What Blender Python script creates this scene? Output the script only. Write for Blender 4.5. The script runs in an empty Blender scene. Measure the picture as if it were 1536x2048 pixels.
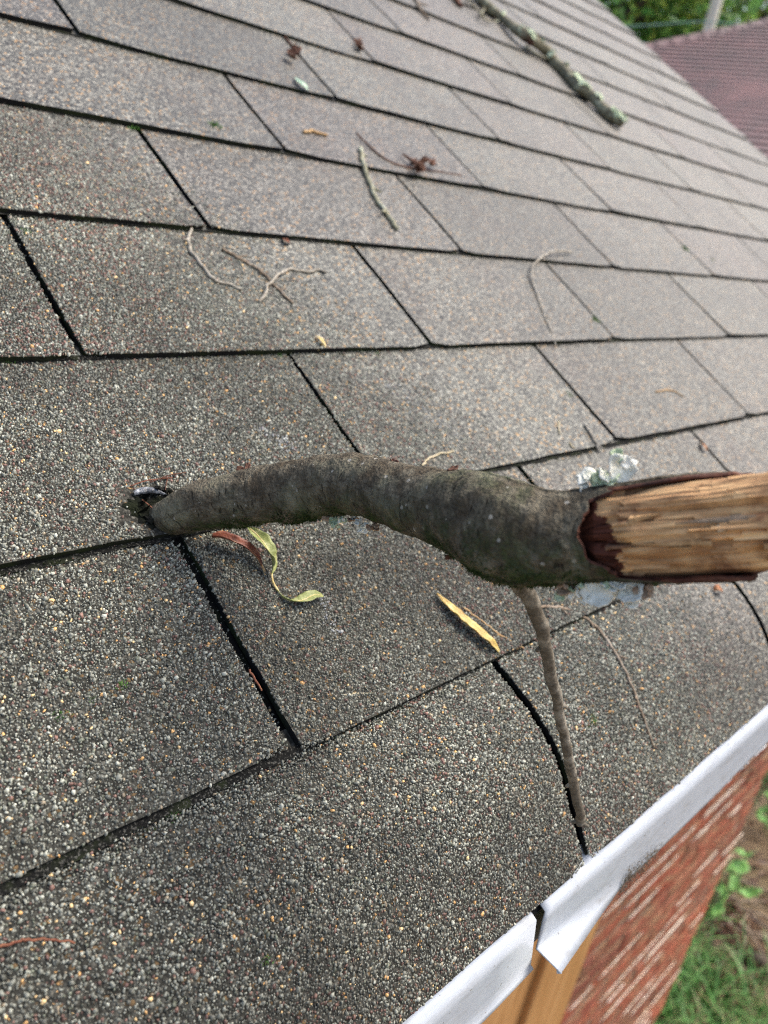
import bpy, math, random
import numpy as np
from mathutils import Vector, Matrix, noise as mnoise

# ------------------------------------------------------------------ camera, sky, sun, exposure
SC = bpy.context.scene
COL = SC.collection
PITCH = math.radians(29.5)
OZ = 2.35                       # eave reference height above the ground
RW = np.array([[0.7053747749875621, -0.688926752982908, 0.1668123371793961],
               [-0.16259711315952205, -0.3863173740732353, -0.9079212880414265],
               [0.6899337689974414, 0.613301569793562, -0.38451603202389373]])
CW = np.array([-0.36681272, -0.21934942, 0.25709343 + OZ])
FPX = 1613.376
cam_d = bpy.data.cameras.new('camera')
cam = bpy.data.objects.new('camera', cam_d)
COL.objects.link(cam)
cam.matrix_world = Matrix((
    (RW[0][0], -RW[1][0], -RW[2][0], CW[0]),
    (RW[0][1], -RW[1][1], -RW[2][1], CW[1]),
    (RW[0][2], -RW[1][2], -RW[2][2], CW[2]),
    (0, 0, 0, 1)))
cam_d.sensor_fit = 'HORIZONTAL'
cam_d.sensor_width = 36
cam_d.lens = FPX / 1536 * 36
cam_d.clip_start = 0.01
cam_d.clip_end = 600
cam_d.dof.use_dof = True
cam_d.dof.focus_distance = 0.375
cam_d.dof.aperture_fstop = 12.5
SC.camera = cam

SUN_EL, SUN_AZ = math.radians(56), math.radians(-22)   # azimuth from +X towards +Y
sun_dir = Vector((math.cos(SUN_EL) * math.cos(SUN_AZ), math.cos(SUN_EL) * math.sin(SUN_AZ), math.sin(SUN_EL)))
w = bpy.data.worlds.new('World')
SC.world = w
w.use_nodes = True
wn = w.node_tree
sky = wn.nodes.new('ShaderNodeTexSky')
sky.sky_type = 'NISHITA'
sky.sun_disc = False
sky.sun_elevation = SUN_EL
sky.sun_rotation = math.pi / 2 - SUN_AZ
sky.air_density = 0.95
sky.dust_density = 4.0
sky.ozone_density = 0.5
bg = wn.nodes['Background']
bg.inputs['Strength'].default_value = 0.15
wn.links.new(sky.outputs[0], bg.inputs['Color'])
sl = bpy.data.lights.new('sun', 'SUN')
sl.energy = 1.5
sl.angle = math.radians(27)
sl.color = (1.0, 0.965, 0.905)
so = bpy.data.objects.new('sun', sl)
COL.objects.link(so)
so.rotation_euler = sun_dir.to_track_quat('Z', 'Y').to_euler()
vs = SC.view_settings
vs.view_transform = 'Standard'
vs.look = 'None'
vs.exposure = 1.0
vs.gamma = 1
SC.cycles.use_denoising = False
SC.cycles.use_adaptive_sampling = False
SC.cycles.max_bounces = 6
SC.cycles.filter_width = 1.1

# ------------------------------------------------------------------ geometry helpers
rnd = random.Random(7)
RNG = np.random.default_rng(11)
CP, SP = math.cos(PITCH), math.sin(PITCH)
W = 0.305
E = 0.1294


def roofp(u, v, h):
    return Vector((u, v * CP - h * SP, v * SP + h * CP + OZ))


UP_N = Vector((0, -SP, CP))


def ray(x, y):
    return Vector(RW.T @ np.array([(x - 768) / FPX, (y - 1024) / FPX, 1.0]))


C0 = Vector(CW)


def at_depth(x, y, t):
    return C0 + ray(x, y) * t


def at_y(x, y, Y):
    d = ray(x, y)
    return C0 + d * ((Y - C0.y) / d.y)


def at_z(x, y, Z):
    d = ray(x, y)
    return C0 + d * ((Z - C0.z) / d.z)


def on_roof(x, y, h=0.0):
    """point of the roof plane (raised by h) seen at that place of the photograph"""
    d = ray(x, y)
    o = roofp(0, 0, h)
    t = (o - C0).dot(UP_N) / d.dot(UP_N)
    return C0 + d * t


def to_uvh(p):
    y, z = p.y, p.z - OZ
    return p.x, y * CP + z * SP, -y * SP + z * CP


EP = np.array([(-.130, -.0285), (-.122, -.024), (-.1145, -.0205), (-.1059, -.0164), (-.0903, -.0089), (-.0764, -.003),
               (-.0646, .0009), (-.048, .0037), (-.0276, .0042), (0, .0012), (.03, .0)])
TH = 0.0036


def roof_h(v):
    """height of the shingle surface over the roof plane at distance v up the slope"""
    if v < 0:
        return float(np.interp(v, EP[:, 0], EP[:, 1]))
    f = (v / E) % 1.0
    return TH * (1 - f)


def drop(x, y, h=0.0):
    """lies on the shingles, h above them"""
    p = on_roof(x, y, 0)
    for _ in range(4):
        u, v, hh = to_uvh(p)
        p = on_roof(x, y, roof_h(v) + h)
    return p


def link(o, parent=None):
    COL.objects.link(o)
    if parent is not None:
        o.parent = parent
    return o


def mesh_obj(name, verts, faces, mat, parent=None, smooth=True, origin=None):
    me = bpy.data.meshes.new(name)
    if origin is not None:
        verts = [Vector(v) - origin for v in verts]
    me.from_pydata([tuple(v) for v in verts], [], faces)
    if isinstance(mat, (list, tuple)):
        for m in mat:
            me.materials.append(m)
    elif mat:
        me.materials.append(mat)
    if smooth:
        me.polygons.foreach_set('use_smooth', [True] * len(me.polygons))
    me.update()
    o = bpy.data.objects.new(name, me)
    if origin is not None:
        o.location = origin
        if parent is not None:
            o.location = origin - parent.location
    elif parent is not None:
        o.location = -Vector(parent.location)
    return link(o, parent)


def empty(name, loc):
    o = bpy.data.objects.new(name, None)
    o.empty_display_size = 0.02
    o.location = loc
    return link(o)


def tag(o, label, cat=None, group=None, kind=None):
    if label:
        o['label'] = label
    if cat:
        o['category'] = cat
    if group:
        o['group'] = group
    if kind:
        o['kind'] = kind
    return o


def catmull(pts, n):
    """pts: list of lists of floats; returns n samples"""
    P = np.array(pts, float)
    P = np.vstack([2 * P[0] - P[1], P, 2 * P[-1] - P[-2]])
    m = len(P) - 3
    out = []
    for i in range(n):
        t = i / (n - 1) * m
        k = min(int(t), m - 1)
        f = t - k
        a, b, c, d = P[k], P[k + 1], P[k + 2], P[k + 3]
        out.append(0.5 * (2 * b + (c - a) * f + (2 * a - 5 * b + 4 * c - d) * f * f + (3 * b - a - 3 * c + d) * f ** 3))
    return np.array(out)


def frames(path, ref):
    """path: list of Vector; ref(i) -> preferred first normal"""
    fr = []
    n = len(path)
    for i in range(n):
        t = (path[min(i + 1, n - 1)] - path[max(i - 1, 0)]).normalized()
        r = ref(i)
        e1 = (r - t * r.dot(t)).normalized()
        e2 = t.cross(e1)
        fr.append((t, e1, e2))
    return fr


def tube(path, radii, seg, ref, disp=None, caps=True):
    verts, faces = [], []
    fr = frames(path, ref)
    n = len(path)
    for i in range(n):
        t, e1, e2 = fr[i]
        for j in range(seg):
            a = 2 * math.pi * j / seg
            r = radii[i]
            if disp:
                r *= 1 + disp(i, a, path[i] + (e1 * math.cos(a) + e2 * math.sin(a)) * r)
            verts.append(path[i] + (e1 * math.cos(a) + e2 * math.sin(a)) * r)
    for i in range(n - 1):
        for j in range(seg):
            k = (j + 1) % seg
            faces.append((i * seg + j, i * seg + k, (i + 1) * seg + k, (i + 1) * seg + j))
    if caps:
        verts.append(path[0] - fr[0][0] * radii[0] * .3)
        verts.append(path[-1] + fr[-1][0] * radii[-1] * .3)
        a, b = len(verts) - 2, len(verts) - 1
        for j in range(seg):
            k = (j + 1) % seg
            faces.append((a, k, j))
            faces.append((b, (n - 1) * seg + j, (n - 1) * seg + k))
    return verts, faces


# ------------------------------------------------------------------ material helpers
class NT:
    def __init__(self, name):
        self.m = bpy.data.materials.new(name)
        self.m.use_nodes = True
        self.t = self.m.node_tree
        self.b = self.t.nodes['Principled BSDF']

    def n(self, typ, **kw):
        nd = self.t.nodes.new(typ)
        for k, v in kw.items():
            if k.startswith('i_'):
                nd.inputs[k[2:].replace('_', ' ')].default_value = v
            else:
                setattr(nd, k, v)
        return nd

    def l(self, a, b):
        self.t.links.new(a, b)

    def pos(self):
        return self.n('ShaderNodeNewGeometry').outputs['Position']

    def objc(self):
        return self.n('ShaderNodeTexCoord').outputs['Object']

    def noise(self, vec, scale, detail=4, rough=.55, out='Fac', dist=0):
        nd = self.n('ShaderNodeTexNoise')
        nd.inputs['Scale'].default_value = scale
        nd.inputs['Detail'].default_value = detail
        nd.inputs['Roughness'].default_value = rough
        nd.inputs['Distortion'].default_value = dist
        if vec is not None:
            self.l(vec, nd.inputs['Vector'])
        return nd.outputs[out]

    def voro(self, vec, scale, out='Distance', feature='F1', rand=1.0):
        nd = self.n('ShaderNodeTexVoronoi', feature=feature)
        nd.inputs['Scale'].default_value = scale
        nd.inputs['Randomness'].default_value = rand
        if vec is not None:
            self.l(vec, nd.inputs['Vector'])
        return nd.outputs[out]

    def ramp(self, fac, stops, interp='LINEAR'):
        nd = self.n('ShaderNodeValToRGB')
        cr = nd.color_ramp
        cr.interpolation = interp
        while len(cr.elements) < len(stops):
            cr.elements.new(0.5)
        while len(cr.elements) > len(stops):
            cr.elements.remove(cr.elements[-1])
        for e, (p, c) in zip(cr.elements, stops):
            e.position = p
            if not isinstance(c, (tuple, list)):
                c = (c, c, c)
            e.color = (c[0], c[1], c[2], 1)
        self.l(fac, nd.inputs[0])
        return nd.outputs[0]

    def mix(self, fac, a, b, mode='MIX'):
        nd = self.n('ShaderNodeMix', data_type='RGBA', blend_type=mode)
        for sock, v in ((nd.inputs[0], fac), (nd.inputs[6], a), (nd.inputs[7], b)):
            if hasattr(v, 'is_linked') or hasattr(v, 'links'):
                self.l(v, sock)
            elif isinstance(v, (tuple, list)):
                sock.default_value = (v[0], v[1], v[2], 1)
            else:
                sock.default_value = v
        return nd.outputs[2]

    def math(self, op, a, b=0.0):
        nd = self.n('ShaderNodeMath', operation=op)
        for sock, v in ((nd.inputs[0], a), (nd.inputs[1], b)):
            if hasattr(v, 'links'):
                self.l(v, sock)
            else:
                sock.default_value = v
        return nd.outputs[0]

    def scale(self, vec, s):
        nd = self.n('ShaderNodeVectorMath', operation='MULTIPLY')
        self.l(vec, nd.inputs[0])
        nd.inputs[1].default_value = s
        return nd.outputs[0]

    def bump(self, h, strength=.5, dist=.001, normal=None):
        nd = self.n('ShaderNodeBump')
        nd.inputs['Strength'].default_value = strength
        nd.inputs['Distance'].default_value = dist
        self.l(h, nd.inputs['Height'])
        if normal is not None:
            self.l(normal, nd.inputs['Normal'])
        self.l(nd.outputs[0], self.b.inputs['Normal'])
        return nd.outputs[0]

    def set(self, color=None, rough=None, spec=None, metal=None):
        for key, v in (('Base Color', color), ('Roughness', rough), ('Specular IOR Level', spec), ('Metallic', metal)):
            if v is None:
                continue
            s = self.b.inputs[key]
            if hasattr(v, 'links'):
                self.l(v, s)
            elif isinstance(v, (tuple, list)):
                s.default_value = (v[0], v[1], v[2], 1)
            else:
                s.default_value = v
        return self.m

    def obj_rand(self):
        return self.n('ShaderNodeObjectInfo').outputs['Random']


def attr_col(nt, name):
    a = nt.n('ShaderNodeAttribute', attribute_name=name)
    return a


MAT = {}


def build_materials():
    # shingle body: mineral granules too fine to model one by one
    m = NT('shingle_granules_fine')
    p = m.pos()
    vn = m.n('ShaderNodeTexVoronoi')
    vn.inputs['Scale'].default_value = 560
    m.l(p, vn.inputs['Vector'])
    sep = m.n('ShaderNodeSeparateColor')
    m.l(vn.outputs['Color'], sep.inputs[0])
    base = m.ramp(sep.outputs[0], [(0, (.035, .035, .033)), (.22, (.085, .084, .078)), (.42, (.15, .147, .135)),
                                   (.66, (.25, .243, .222)), (.85, (.40, .385, .355)), (.95, (.50, .31, .15))], 'CONSTANT')
    maroon = m.ramp(sep.outputs[0], [(0, (.055, .037, .034)), (.25, (.115, .080, .074)), (.45, (.18, .138, .126)),
                                     (.7, (.26, .215, .20)), (.9, (.40, .37, .34))], 'CONSTANT')
    big = m.noise(p, 7, 3, .6)
    mask = m.ramp(big, [(.48, 0), (.68, .6)])
    per = m.math('GREATER_THAN', sep.outputs[1], .45)
    c = m.mix(m.math('MULTIPLY', mask, per), base, maroon)
    rr = m.ramp(m.obj_rand(), [(0, (.80, .79, .71)), (.25, (1.0, 1.0, .90)), (.5, (.92, .87, .82)), (.75, (1.08, 1.09, .98)), (1, (.94, .93, .85))])
    c = m.mix(1.0, c, rr, 'MULTIPLY')
    c = m.mix(1.0, c, m.ramp(m.noise(p, 4.5, 4, .6), [(.35, (.80, .80, .79)), (.55, (1.02, 1.02, 1.0)), (.7, (1.14, 1.13, 1.10))]), 'MULTIPLY')
    algae = m.noise(p, 16, 5, .65)
    c = m.mix(m.ramp(algae, [(.55, 0), (.78, .45)]), c, (.05, .055, .045))
    c2 = m.mix(1.0, c, m.ramp(vn.outputs['Distance'], [(.3, 1), (.75, .35)]), 'MULTIPLY')
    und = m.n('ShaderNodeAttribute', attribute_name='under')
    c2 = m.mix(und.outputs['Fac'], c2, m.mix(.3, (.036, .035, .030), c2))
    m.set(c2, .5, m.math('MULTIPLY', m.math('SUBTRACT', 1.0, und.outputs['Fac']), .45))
    m.bump(m.ramp(vn.outputs['Distance'], [(0, 1), (.8, 0)]), .8, .0009)
    MAT['shingle'] = m.m
    # single granules of the near shingles
    m = NT('granule_stone')
    a = m.n('ShaderNodeAttribute', attribute_name='gcol')
    nz = m.noise(m.pos(), 2500, 2)
    c = m.mix(1.0, a.outputs['Color'], m.ramp(nz, [(.3, .7), (.7, 1.25)]), 'MULTIPLY')
    m.set(c, .48, .45)
    MAT['granule'] = m.m
    # black asphalt under granules, slot floors, butt edges
    m = NT('asphalt')
    p = m.pos()
    c = m.mix(m.ramp(m.noise(p, 60, 4), [(.5, 0), (.7, .8)]), (.011, .011, .011), (.020, .024, .012))
    m.set(c, .95, .05)
    m.bump(m.noise(p, 900, 3), 1.0, .002)
    MAT['asphalt'] = m.m
    m = NT('joint_dirt_shade')  # near black: joint dirt, with the shadow under the butt edge in its colour
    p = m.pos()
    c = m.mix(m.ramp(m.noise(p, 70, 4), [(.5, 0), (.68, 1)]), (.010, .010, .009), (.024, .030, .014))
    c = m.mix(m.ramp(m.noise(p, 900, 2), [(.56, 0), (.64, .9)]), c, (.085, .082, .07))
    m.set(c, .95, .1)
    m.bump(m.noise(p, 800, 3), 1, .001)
    MAT['joint_dirt_shade'] = m.m
    m = NT('butt_edge')
    p = m.pos()
    c = m.mix(m.ramp(m.noise(p, 45, 4), [(.45, 0), (.62, 1)]), (.012, .012, .012), (.022, .03, .012))
    m.set(c, .9, .15)
    m.bump(m.noise(p, 700, 3), 1, .001)
    MAT['butt'] = m.m
    # bark
    m = NT('bark')
    a = m.n('ShaderNodeAttribute', attribute_name='along')
    tc = a.outputs['Vector']          # (metres along, metres round, moss amount)
    sx = m.n('ShaderNodeSeparateXYZ')
    m.l(tc, sx.inputs[0])
    p = m.pos()
    n1 = m.noise(p, 140, 8, .78)
    rings = m.noise(m.scale(tc, (260, 30, 0)), 1, 4, .6)
    c = m.ramp(n1, [(.34, (.040, .033, .022)), (.5, (.125, .106, .072)), (.66, (.26, .228, .16))])
    c = m.mix(m.ramp(rings, [(.55, 0), (.8, .5)]), c, (.040, .033, .025))
    pale = m.noise(p, 520, 5, .75)
    c = m.mix(m.ramp(pale, [(.58, 0), (.72, .6)]), c, (.30, .265, .19))
    br = m.noise(p, 85, 4, .6)
    c = m.mix(m.ramp(br, [(.48, 0), (.62, .7)]), c, (.085, .062, .036))
    dk = m.noise(p, 640, 4, .7)
    c = m.mix(m.ramp(dk, [(.55, 0), (.68, .8)]), c, (.030, .025, .017))
    lp = m.noise(p, 38, 4, .6)
    c = m.mix(m.ramp(lp, [(.50, 0), (.66, .6)]), c, (.27, .26, .17))
    crk = m.noise(m.scale(tc, (300, 70, 0)), 1, 4, .6, dist=1.4)
    c = m.mix(m.ramp(crk, [(.64, 0), (.70, .85)]), c, (.018, .014, .010))
    spk = m.n('ShaderNodeTexVoronoi')
    spk.inputs['Scale'].default_value = 190
    m.l(p, spk.inputs['Vector'])
    sc2 = m.n('ShaderNodeSeparateColor')
    m.l(spk.outputs['Color'], sc2.inputs[0])
    dot = m.math('MULTIPLY', m.math('LESS_THAN', spk.outputs['Distance'], .16), m.math('GREATER_THAN', sc2.outputs[0], .72))
    c = m.mix(dot, c, (.42, .39, .32))
    mossn = m.noise(p, 75, 5, .7)
    mk = m.math('MULTIPLY', sx.outputs[2], m.ramp(mossn, [(.42, 0), (.58, 1)]))
    c = m.mix(mk, c, m.ramp(m.noise(p, 600, 2), [(.35, (.012, .028, .008)), (.65, (.05, .085, .02))]))
    m.set(c, .82, .25)
    hh = m.mix(.5, n1, rings)
    hh = m.mix(.22, hh, m.voro(p, 700))
    hh = m.mix(m.ramp(crk, [(.62, 0), (.70, .9)]), hh, (0, 0, 0))
    m.bump(hh, 1.0, .0042)
    MAT['bark'] = m.m
    # inner bark, wood
    m = NT('inner_bark')
    a = m.n('ShaderNodeAttribute', attribute_name='along')
    n1 = m.noise(m.scale(a.outputs['Vector'], (70, 500, 0)), 1, 4, .6)
    c = m.ramp(n1, [(.3, (.018, .007, .005)), (.55, (.10, .035, .02)), (.75, (.24, .10, .05))])
    m.set(c, .75, .3)
    m.bump(n1, .8, .002)
    MAT['inner_bark'] = m.m
    m = NT('broken_wood')
    a = m.n('ShaderNodeAttribute', attribute_name='along')
    sx = m.n('ShaderNodeSeparateXYZ')
    m.l(a.outputs['Vector'], sx.inputs[0])
    fib = m.noise(m.scale(a.outputs['Vector'], (60, 330, 0)), 1, 5, .6, dist=.6)
    blot = m.noise(m.scale(a.outputs['Vector'], (60, 110, 0)), 1, 4, .6, dist=.8)
    c = m.ramp(blot, [(.30, (.26, .125, .055)), (.42, (.50, .285, .13)), (.54, (.68, .41, .19)), (.68, (.86, .56, .27))])
    c = m.mix(m.ramp(fib, [(.5, 0), (.74, .5)]), c, (.22, .10, .045))
    c = m.mix(sx.outputs[2], c, m.ramp(fib, [(.3, (.03, .009, .006)), (.7, (.17, .05, .025))]))
    m.set(c, .7, .3)
    m.bump(fib, .8, .0015)
    MAT['wood'] = m.m
    for key, c0, c1, c2 in (('wood_cream', (.44, .33, .20), (.66, .52, .34), (.74, .62, .45)), ('wood_tan', (.34, .20, .09), (.52, .32, .15), (.60, .40, .21)),
                            ('wood_orange', (.42, .20, .06), (.62, .34, .12), (.70, .45, .20)), ('wood_brown', (.10, .05, .03), (.20, .11, .065), (.34, .20, .11)),
                            ('wood_grey', (.20, .15, .10), (.34, .26, .18), (.44, .35, .25))):
        m = NT(key)
        p = m.pos()
        nb = m.noise(p, 130, 5, .65, dist=.5)
        c = m.ramp(nb, [(.32, c0), (.52, c1), (.7, c2)])
        m.set(c, .7, .3)
        m.bump(m.noise(p, 500, 4), .6, .001)
        MAT[key] = m.m
    # lichen
    m = NT('lichen_pale')
    c = m.ramp(m.noise(m.objc(), 260, 4), [(.35, (.72, .71, .60)), (.6, (.88, .87, .76)), (.8, (.94, .93, .84))])
    m.set(c, .95, .05)
    m.bump(m.noise(m.pos(), 900, 4), .8, .001)
    MAT['lichen'] = m.m
    m = NT('lichen_mint')
    c = m.ramp(m.noise(m.pos(), 160, 4), [(.3, (.36, .44, .27)), (.55, (.62, .70, .48)), (.8, (.80, .84, .66))])
    m.set(c, .95, .05)
    m.bump(m.noise(m.pos(), 900, 4), .8, .001)
    MAT['mint'] = m.m
    m = NT('lichen_tan')
    c = m.ramp(m.noise(m.objc(), 300, 4), [(.35, (.20, .12, .07)), (.65, (.42, .30, .20))])
    m.set(c, .85, .2)
    MAT['lichen_tan'] = m.m
    m = NT('moss')
    c = m.ramp(m.noise(m.pos(), 900, 2), [(.3, (.05, .12, .02)), (.7, (.17, .34, .08))])
    m.set(c, .8, .2)
    MAT['moss'] = m.m
    m = NT('dark_moss')
    c = m.ramp(m.noise(m.pos(), 900, 2), [(.3, (.012, .02, .006)), (.7, (.05, .075, .018))])
    m.set(c, .9, .1)
    MAT['dark_moss'] = m.m

    def simple_twig(key, lo, hi, pale, k=.5):
        m = NT(key)
        p = m.pos()
        c = m.ramp(m.noise(p, 300, 5, .7), [(.3, lo), (.7, hi)])
        c = m.mix(m.ramp(m.noise(p, 95, 4, .6), [(.5, 0), (.68, k)]), c, pale)
        m.set(c, .8, .25)
        m.bump(m.noise(p, 700, 4), .7, .0008)
        MAT[key] = m.m
    simple_twig('twig_grey', (.15, .125, .09), (.46, .42, .34), (.72, .67, .58))
    simple_twig('twig_brown', (.12, .085, .055), (.34, .26, .18), (.60, .53, .43))
    simple_twig('twig_green', (.16, .15, .09), (.38, .36, .24), (.60, .62, .48), .8)
    simple_twig('twig_side', (.06, .05, .036), (.20, .17, .125), (.42, .38, .30), .75)
    simple_twig('limb_far', (.07, .06, .038), (.28, .25, .16), (.46, .48, .34), .8)
    simple_twig('needle_tan', (.30, .17, .07), (.50, .33, .16), (.55, .42, .24))
    simple_twig('needle_red', (.12, .04, .025), (.28, .11, .06), (.3, .14, .07))
    simple_twig('needle_pale', (.45, .36, .2), (.62, .55, .38), (.6, .5, .36))
    simple_twig('husk', (.05, .022, .014), (.17, .08, .05), (.22, .12, .08))

    def leafm(key, c0, c1, c2, tr=.15):
        m = NT(key)
        o = m.objc()
        c = m.ramp(m.noise(m.pos(), 140, 4, .6), [(.35, c0), (.55, c1), (.72, c2)])
        vein = m.noise(m.pos(), 900, 2)
        c = m.mix(.15, c, m.ramp(vein, [(.4, .3), (.6, .9)]), 'MULTIPLY')
        m.set(c, .5, .4)
        m.b.inputs['Transmission Weight'].default_value = 0
        m.b.inputs['Subsurface Weight'].default_value = tr
        m.b.inputs['Subsurface Radius'].default_value = (.002, .002, .001)
        m.bump(vein, .35, .0006)
        MAT[key] = m.m
    leafm('leaf_green', (.16, .19, .05), (.30, .33, .11), (.50, .46, .25))
    leafm('leaf_yellow', (.34, .20, .05), (.54, .40, .10), (.62, .52, .24))
    leafm('leaf_rust', (.09, .022, .010), (.21, .055, .024), (.36, .16, .09))
    leafm('leaf_cream', (.60, .44, .16), (.75, .58, .26), (.80, .68, .40))
    leafm('leaf_mint', (.26, .42, .26), (.42, .60, .42), (.60, .72, .58))
    leafm('leaf_weed', (.10, .26, .05), (.20, .42, .10), (.32, .52, .18))
    leafm('leaf_dead', (.09, .05, .03), (.17, .10, .06), (.28, .18, .11))
    leafm('leaf_orange', (.34, .12, .04), (.46, .20, .08), (.5, .28, .14))
    # white flashing
    m = NT('white_enamel')
    p = m.pos()
    sx = m.n('ShaderNodeSeparateXYZ')
    m.l(p, sx.inputs[0])
    dirt = m.noise(m.scale(p, (40, 40, 120)), 1, 6, .7)
    c = m.mix(m.ramp(dirt, [(.52, 0), (.74, .45)]), (.51, .55, .59), (.27, .245, .20))
    sc_ = m.noise(m.scale(p, (18, 300, 420)), 1, 4, .6)
    c = m.mix(m.ramp(sc_, [(.64, 0), (.74, .18)]), c, (.36, .37, .39))
    speck = m.noise(p, 260, 3, .5)
    c = m.mix(m.ramp(speck, [(.70, 0), (.73, .8)]), c, (.16, .13, .1))
    m.set(c, .38, .5)
    m.bump(m.noise(p, 55, 4), .18, .004)
    MAT['white'] = m.m
    m = NT('fascia_dark')
    p = m.pos()
    c = m.ramp(m.noise(p, 60, 4), [(.35, (.03, .035, .045)), (.7, (.09, .10, .12))])
    m.set(c, .6, .4)
    m.bump(m.noise(p, 200, 4), .5, .002)
    MAT['fascia'] = m.m
    m = NT('white_paint_crumb')
    m.set(m.ramp(m.noise(m.pos(), 400, 3), [(.3, (.45, .44, .42)), (.7, (.8, .8, .78))]), .7, .3)
    MAT['crumb'] = m.m
    m = NT('grime')
    m.set(m.ramp(m.noise(m.pos(), 500, 3), [(.3, (.06, .045, .03)), (.7, (.24, .2, .15))]), .95, .1)
    MAT['grime'] = m.m
    m = NT('tan_board')
    o = m.pos()
    g = m.noise(m.scale(o, (60, 60, 4)), 1, 5, .6)
    rr = m.ramp(m.obj_rand(), [(0, (.9, .82, .75)), (1, (1.05, 1.05, 1.05))])
    c = m.ramp(g, [(.35, (.46, .225, .075)), (.6, (.62, .335, .13)), (.75, (.68, .40, .18))])
    m.set(m.mix(1.0, c, rr, 'MULTIPLY'), .55, .4)
    m.bump(g, .3, .002)
    MAT['tan'] = m.m
    # brick, mortar
    m = NT('brick_red')
    o = m.pos()
    nz = m.noise(o, 34, 5, .65)
    rr = m.ramp(m.obj_rand(), [(0, (.62, .66, .72)), (.3, (.95, .95, .95)), (.6, (1.1, 1.0, .9)), (.8, (.92, 1.25, 1.25)), (1, (1.15, .95, .85))])
    c = m.ramp(nz, [(.3, (.26, .075, .046)), (.55, (.40, .125, .078)), (.75, (.48, .20, .13))])
    c = m.mix(1.0, c, rr, 'MULTIPLY')
    sm = m.noise(m.scale(o, (16, 16, 60)), 1, 5, .65)
    c = m.mix(m.ramp(sm, [(.47, 0), (.62, .8)]), c, (.40, .25, .135))
    m.set(c, .85, .2)
    m.bump(m.noise(o, 220, 5, .7), .9, .004)
    MAT['brick'] = m.m
    m = NT('mortar')
    o = m.pos()
    nz = m.noise(o, 40, 5, .65)
    m.set(m.ramp(nz, [(.35, (.24, .16, .10)), (.55, (.40, .29, .20)), (.75, (.58, .48, .38))]), .9, .2)
    m.bump(m.noise(o, 240, 5, .7), 1, .004)
    MAT['mortar'] = m.m
    m = NT('mortar_pale')
    m.set(m.ramp(m.noise(m.pos(), 60, 4), [(.35, (.50, .38, .27)), (.6, (.76, .66, .54)), (.8, (.85, .79, .70))]), .9, .2)
    MAT['mortar_pale'] = m.m
    m = NT('soffit_paint')
    m.set(m.ramp(m.noise(m.pos(), 12, 4), [(.3, (.45, .44, .42)), (.7, (.6, .6, .58))]), .6, .3)
    MAT['soffit'] = m.m
    m = NT('rake_board')
    m.set(m.ramp(m.noise(m.pos(), 20, 4), [(.3, (.5, .5, .49)), (.7, (.68, .68, .67))]), .6, .3)
    MAT['rake'] = m.m
    # ground
    m = NT('soil')
    o = m.pos()
    a = m.noise(o, 3.5, 6, .65)
    c = m.ramp(a, [(.3, (.13, .09, .052)), (.5, (.27, .195, .12)), (.7, (.38, .29, .19))])
    c = m.mix(m.ramp(m.noise(o, 60, 4), [(.5, 0), (.7, .5)]), c, (.09, .055, .03))
    c = m.mix(m.ramp(m.noise(o, 1.2, 3), [(.5, 0), (.62, .6)]), c, (.05, .08, .025))
    m.set(c, .95, .1)
    m.bump(m.noise(o, 55, 6, .7), .9, .02)
    MAT['soil'] = m.m
    m = NT('grass_blade')
    hi = m.n('ShaderNodeAttribute', attribute_name='gcol')
    m.set(hi.outputs['Color'], .45, .4)
    MAT['grass'] = m.m
    m = NT('tree_leaf')
    hi = m.n('ShaderNodeAttribute', attribute_name='gcol')
    m.set(hi.outputs['Color'], .45, .35)
    trn = m.n('ShaderNodeBsdfTranslucent')
    m.l(hi.outputs['Color'], trn.inputs['Color'])
    mx = m.n('ShaderNodeMixShader')
    mx.inputs[0].default_value = .5
    m.l(m.b.outputs[0], mx.inputs[1])
    m.l(trn.outputs[0], mx.inputs[2])
    m.l(mx.outputs[0], m.t.nodes['Material Output'].inputs['Surface'])
    MAT['tleaf'] = m.m
    m = NT('tree_bark')
    m.set(m.ramp(m.noise(m.scale(m.pos(), (14, 14, 3)), 1, 5), [(.35, (.03, .024, .018)), (.65, (.11, .09, .07))]), .9, .2)
    MAT['tbark'] = m.m
    m = NT('pale_pole')
    m.set(m.ramp(m.noise(m.scale(m.pos(), (14, 14, 2)), 1, 5), [(.35, (.72, .68, .52)), (.65, (.85, .82, .68))]), .8, .2)
    MAT['pole'] = m.m
    m = NT('cable')
    m.set((.16, .30, .26), .5, .4)
    MAT['cable'] = m.m
    # neighbour roof
    m = NT('maroon_shingle')
    o = m.pos()
    nz = m.noise(o, 2.2, 4, .6)
    nf = m.noise(m.scale(o, (1, 3.2, 1)), 3, 3, .6)
    c = m.ramp(nz, [(.35, (.17, .108, .105)), (.5, (.23, .13, .125)), (.68, (.31, .165, .155))])
    c = m.mix(m.ramp(nf, [(.45, 0), (.62, .4)]), c, (.16, .125, .115))
    c = m.mix(.25, c, m.ramp(m.noise(o, 240, 2), [(.4, .2), (.6, 1)]), 'MULTIPLY')
    m.set(c, .6, .4)
    MAT['maroon'] = m.m
    m = NT('house_siding')
    m.set(m.ramp(m.noise(m.pos(), 5, 4), [(.3, (.32, .12, .08)), (.7, (.42, .17, .11))]), .85, .2)
    MAT['siding'] = m.m
    # clear-ish shard: glossy torn strip
    m = NT('torn_pale')
    c = m.ramp(m.noise(m.pos(), 320, 4), [(.38, (.03, .033, .037)), (.55, (.14, .15, .16)), (.68, (.42, .44, .45))])
    m.set(c, .3, .5)
    m.bump(m.noise(m.pos(), 420, 3), .8, .002)
    MAT['torn'] = m.m


build_materials()

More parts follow.
